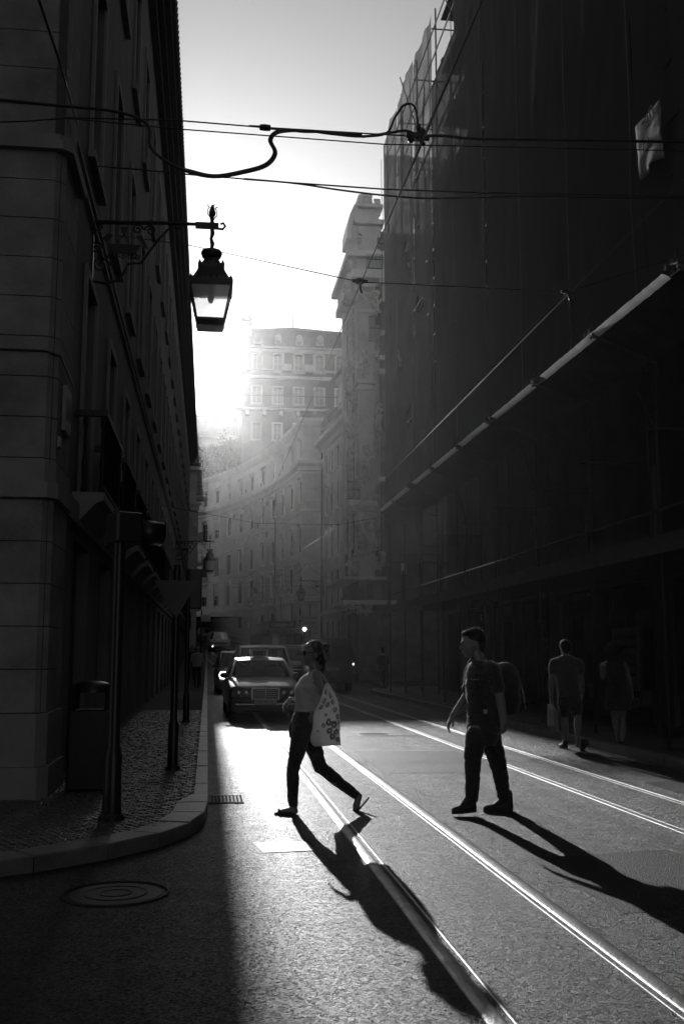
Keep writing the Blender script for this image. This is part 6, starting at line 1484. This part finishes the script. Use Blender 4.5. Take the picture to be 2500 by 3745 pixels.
t_ = MB(); ringloft(t_, [(rq(1025,430),.10,.17),(rq(1040,520),.12,.185),(rq(1060,650),.115,.16),(rq(1070,780),.135,.2),(rq(1075,920),.15,.225),(rq(1078,1035),.155,.235)], fb); inst(remesh(t_, 'dress', M_blkc, .013, 4, fold=.007), 'dress', rw)
for (h0,t0) in ((rq(1085,1520,-.06),rq(1080,1512,.17)),(rq(1118,1490,-.34),rq(1112,1520,-.14))): 
    h0 = Vector(h0); t0 = Vector(t0); shoe(rw, h0, t0, .05, M_shoe)
hg = thing('handbag', 'small dark handbag hanging at the side of the woman in dress', 'bag', rq(1290,980), world=True); m = MB(); m.ell(rq(1290,940,.0),(.09,.06,.085)); inst(remesh(m,'bag_body',M_blkc,.012,2),'bag_body',hg); MB().tube([rq(1265,910),rq(1262,860,.05),rq(1310,910)], .006, 5).build('handle', M_blkc, hg)
# ---------------- small figures further off
def walker(label, x, y, z0, h, rz, top, legs, stride=.16, skirt=False, bag=False):
    t = thing('person', label, 'person', (x,y,z0), rz); k = h/1.75; V = lambda a,b,c: Vector((a*k,b*k,c*k)); b = MB()
    head(b, V(0,-.02,1.62), (0,-1,0), k); chain(b, [(V(0,0,1.52),.05*k),(V(0,.01,1.42),.06*k)]); ringloft(b, [(V(0,0,1.45),.06*k,.09*k),(V(0,0,1.38),.1*k,.19*k),(V(0,0,1.2),.11*k,.17*k),(V(0,0,1.0),.1*k,.15*k),(V(0,0,.88),.11*k,.17*k),(V(0,0,.8),.09*k,.14*k)], (0,-1,0))
    for s in (-1,1):
        w_ = V(s*.27,-.12*s*(stride>.1)-.02,.86); chain(b, [(V(s*.17,0,1.37),.055*k),(V(s*.2,0,1.34),.05*k),(V(s*.25,.02,1.08),.04*k),(w_,.028*k)]); hand(b, w_, (0,-.1,-1), (-s,0,0), .7, k, s)
        ft = V(s*.09,stride*s,.06); chain(b, [(V(s*.09,0,.82),.085*k),(V(s*.09,stride*s*.35-.03,.46),.055*k),(V(s*.09,stride*s*.8,.26),.054*k),(ft,.036*k),(ft+V(0,-.14,-.02),.028*k)])
    inst(remesh(b,'body',M_skin,.014,3),'body',t)
    m = MB(); m.ell(V(0,.02,1.67),(.088*k,.1*k,.088*k)).ell(V(0,.07,1.6),(.075*k,.05*k,.08*k)); inst(remesh(m,'hair',M_hair,.014,2),'hair',t)
    m = MB(); ringloft(m, [(V(0,0,1.44),.08*k,.1*k),(V(0,0,1.39),.115*k,.2*k),(V(0,0,1.2),.13*k,.19*k),(V(0,0,.86),.135*k,.195*k)], (0,-1,0))
    for s in (-1,1): chain(m, [(V(s*.18,0,1.36),.068*k),(V(s*.235,.02,1.12),.056*k)])
    inst(remesh(m,'jacket',top,.015,3),'jacket',t)
    m = MB(); ringloft(m, [(V(0,0,.92),.125*k,.185*k),(V(0,0,.78),.11*k,.17*k)], (0,-1,0))
    for s in (-1,1): chain(m, [(V(s*.09,0,.82),.1*k),(V(s*.09,stride*s*.35-.03,.46),.07*k),(V(s*.09,stride*s*.95,.1),.055*k)])
    inst(remesh(m,'trousers',legs,.015,3),'trousers',t)
    for s in (-1,1): ft = V(s*.09,stride*s,0); shoe(t, ft+V(0,.07,0), ft+V(0,-.19,0), .08*k, M_shoe)
    return t
p = on_z(1402,2520,.0); walker('dim figure standing alone by the ornate building corner', 7.15, 42.3, .0, 1.78, R(185), M_blkc, M_den, .05)
walker('pedestrian in pale top walking on the left pavement past the cars', -.42, 44., gz(44)+SWZ, 1.74, R(10), M_tote, M_den)
walker('dark clad pedestrian behind the pale topped one on left pavement', -.75, 52., gz(52)+SWZ, 1.72, R(-6), M_blkc, M_den)

# pale fibres added over the figures to give a sunlit rim along the outlines
def rim_fibres(par, names, count, seed, ln=.008):
    r = random.Random(seed); V = []
    for ch in par.children:
        if ch.name.split('.')[0] in names:
            ch.data.vertices[0].co; V += [(v.co.copy(), v.normal.copy()) for v in ch.data.vertices]
    mb = MB()
    for i in range(count):
        p, n_ = V[r.randrange(len(V))]
        d = (n_+Vector((r.uniform(-.6,.6),r.uniform(-.6,.6),r.uniform(-.5,.7)))).normalized(); t = d.cross(Vector((r.gauss(0,1),r.gauss(0,1),r.gauss(0,1)))).normalized()*r.uniform(.0007,.0013)
        q = p+d*ln*r.uniform(.5,1.1); mb.add([p-t,p+t,q],[(0,1,2)])
    stuff(mb.build('rim_fibres', M_rim_fibre, par))
M_rim_fibre = cloth('pale_rim_fibre', .6, .5)
rim_fibres(wo, ('body','top','jeans','hair'), 12000, 1, .011); rim_fibres(ma, ('body','polo_shirt','trousers','hair'), 9000, 2, .012); rim_fibres(rm, ('body','t_shirt','shorts','hair'), 14000, 3, .016)
# ================================================================ TREES ON THE HILL
M_leaf = mat('leaf', .075, .6, 0, .5, 1.5, spec=.3); M_bark = mat('bark', .07, .9, 0, .4, 4., .5, 20.)
def tree(label, x, y, h, rad, seed):
    r = random.Random(seed); z0 = hz_(x,y)-.3; t = thing('tree', label, 'tree', (x,y,z0), r.uniform(0,6), 'trees on the hillside')
    m = MB(); m.tube([(0,0,0),(.1,.05,h*.25),(-.05,.1,h*.5),(.05,0,h*.8)], [.28,.22,.16,.06], 8)
    tips = []
    for i in range(9):
        a = r.uniform(0,6.28); b = h*r.uniform(.25,.6); e = Vector((math.cos(a)*rad*r.uniform(.5,.9),math.sin(a)*rad*r.uniform(.5,.9),b+h*r.uniform(.1,.3)))
        m.tube([(0,0,b),(e.x*.5,e.y*.5,b+(e.z-b)*.6),tuple(e)], [.11,.07,.02], 5); tips.append(e)
    m.build('trunk', M_bark, t, True)
    clumps = [(e, r.uniform(.8,1.3)) for e in tips]
    for i in range(18):
        v = Vector((r.gauss(0,1),r.gauss(0,1),r.gauss(0,1))).normalized()*r.uniform(.5,1.); clumps.append((Vector((v.x*rad,v.y*rad,h*.62+v.z*h*.36)), r.uniform(.7,1.35)))
    m = MB()
    for (c,s) in clumps:
        for k in range(85):
            v = Vector((r.gauss(0,1),r.gauss(0,1),r.gauss(0,.8))); v = v.normalized()*s*r.uniform(.35,1.08); p = c+v
            q = Euler((r.uniform(0,6.28),r.uniform(0,6.28),r.uniform(0,6.28))).to_matrix(); a = q @ Vector((r.uniform(.10,.19),0,0)); b = q @ Vector((0,r.uniform(.07,.12),0))
            m.add([p-a,p+b,p+a,p-b],[(0,1,2,3)])
    stuff(m.build('crown', M_leaf, t)); return t
for i,(lab,x,y,h,rd) in enumerate((('broad leafy tree below the terrace arches, leftmost on the hill',-2.6,126,6.5,3.2),('round leafy tree under the middle of the arcaded terrace',-.2,125,7.,3.),('tall leafy tree hiding the end of the arcaded terrace',2.0,122,7.,2.6),
   ('leafy tree below the left windows of the hilltop house',4.6,116.5,5.,2.4),('bushy tree just above the curved cornice, lowest of the group',3.0,112.5,5.,2.6),('bushy tree low over the curved roof at far left',-1.4,119,5.,2.6),
   ('dark tree under the balcony of the hilltop house',6.6,117.,4.,2.2),('low bush between the curved roof and the house wall',5.2,111,4.6,2.4))): tree(lab,x,y,h,rd,90+i)
# ================================================================ HAZE
def haze():
    m = bpy.data.materials.new('haze'); m.use_nodes = True; n = m.node_tree.nodes; L = m.node_tree.links
    n.remove(n['Principled BSDF']); v = n.new('ShaderNodeVolumePrincipled')
    v.inputs['Color'].default_value = (.95,.95,.95,1); v.inputs['Density'].default_value = HAZE_D; v.inputs['Anisotropy'].default_value = HAZE_G
    L.new(v.outputs[0], n['Material Output'].inputs['Volume'])
    o = MB().bx(-205,205,-65,405,-1.2,62).build('haze', m); stuff(o); return o
HAZE_D, HAZE_G = .00034, .90
haze()
for o in ROOTS_W:
    if '_w' in o: del o['_w']
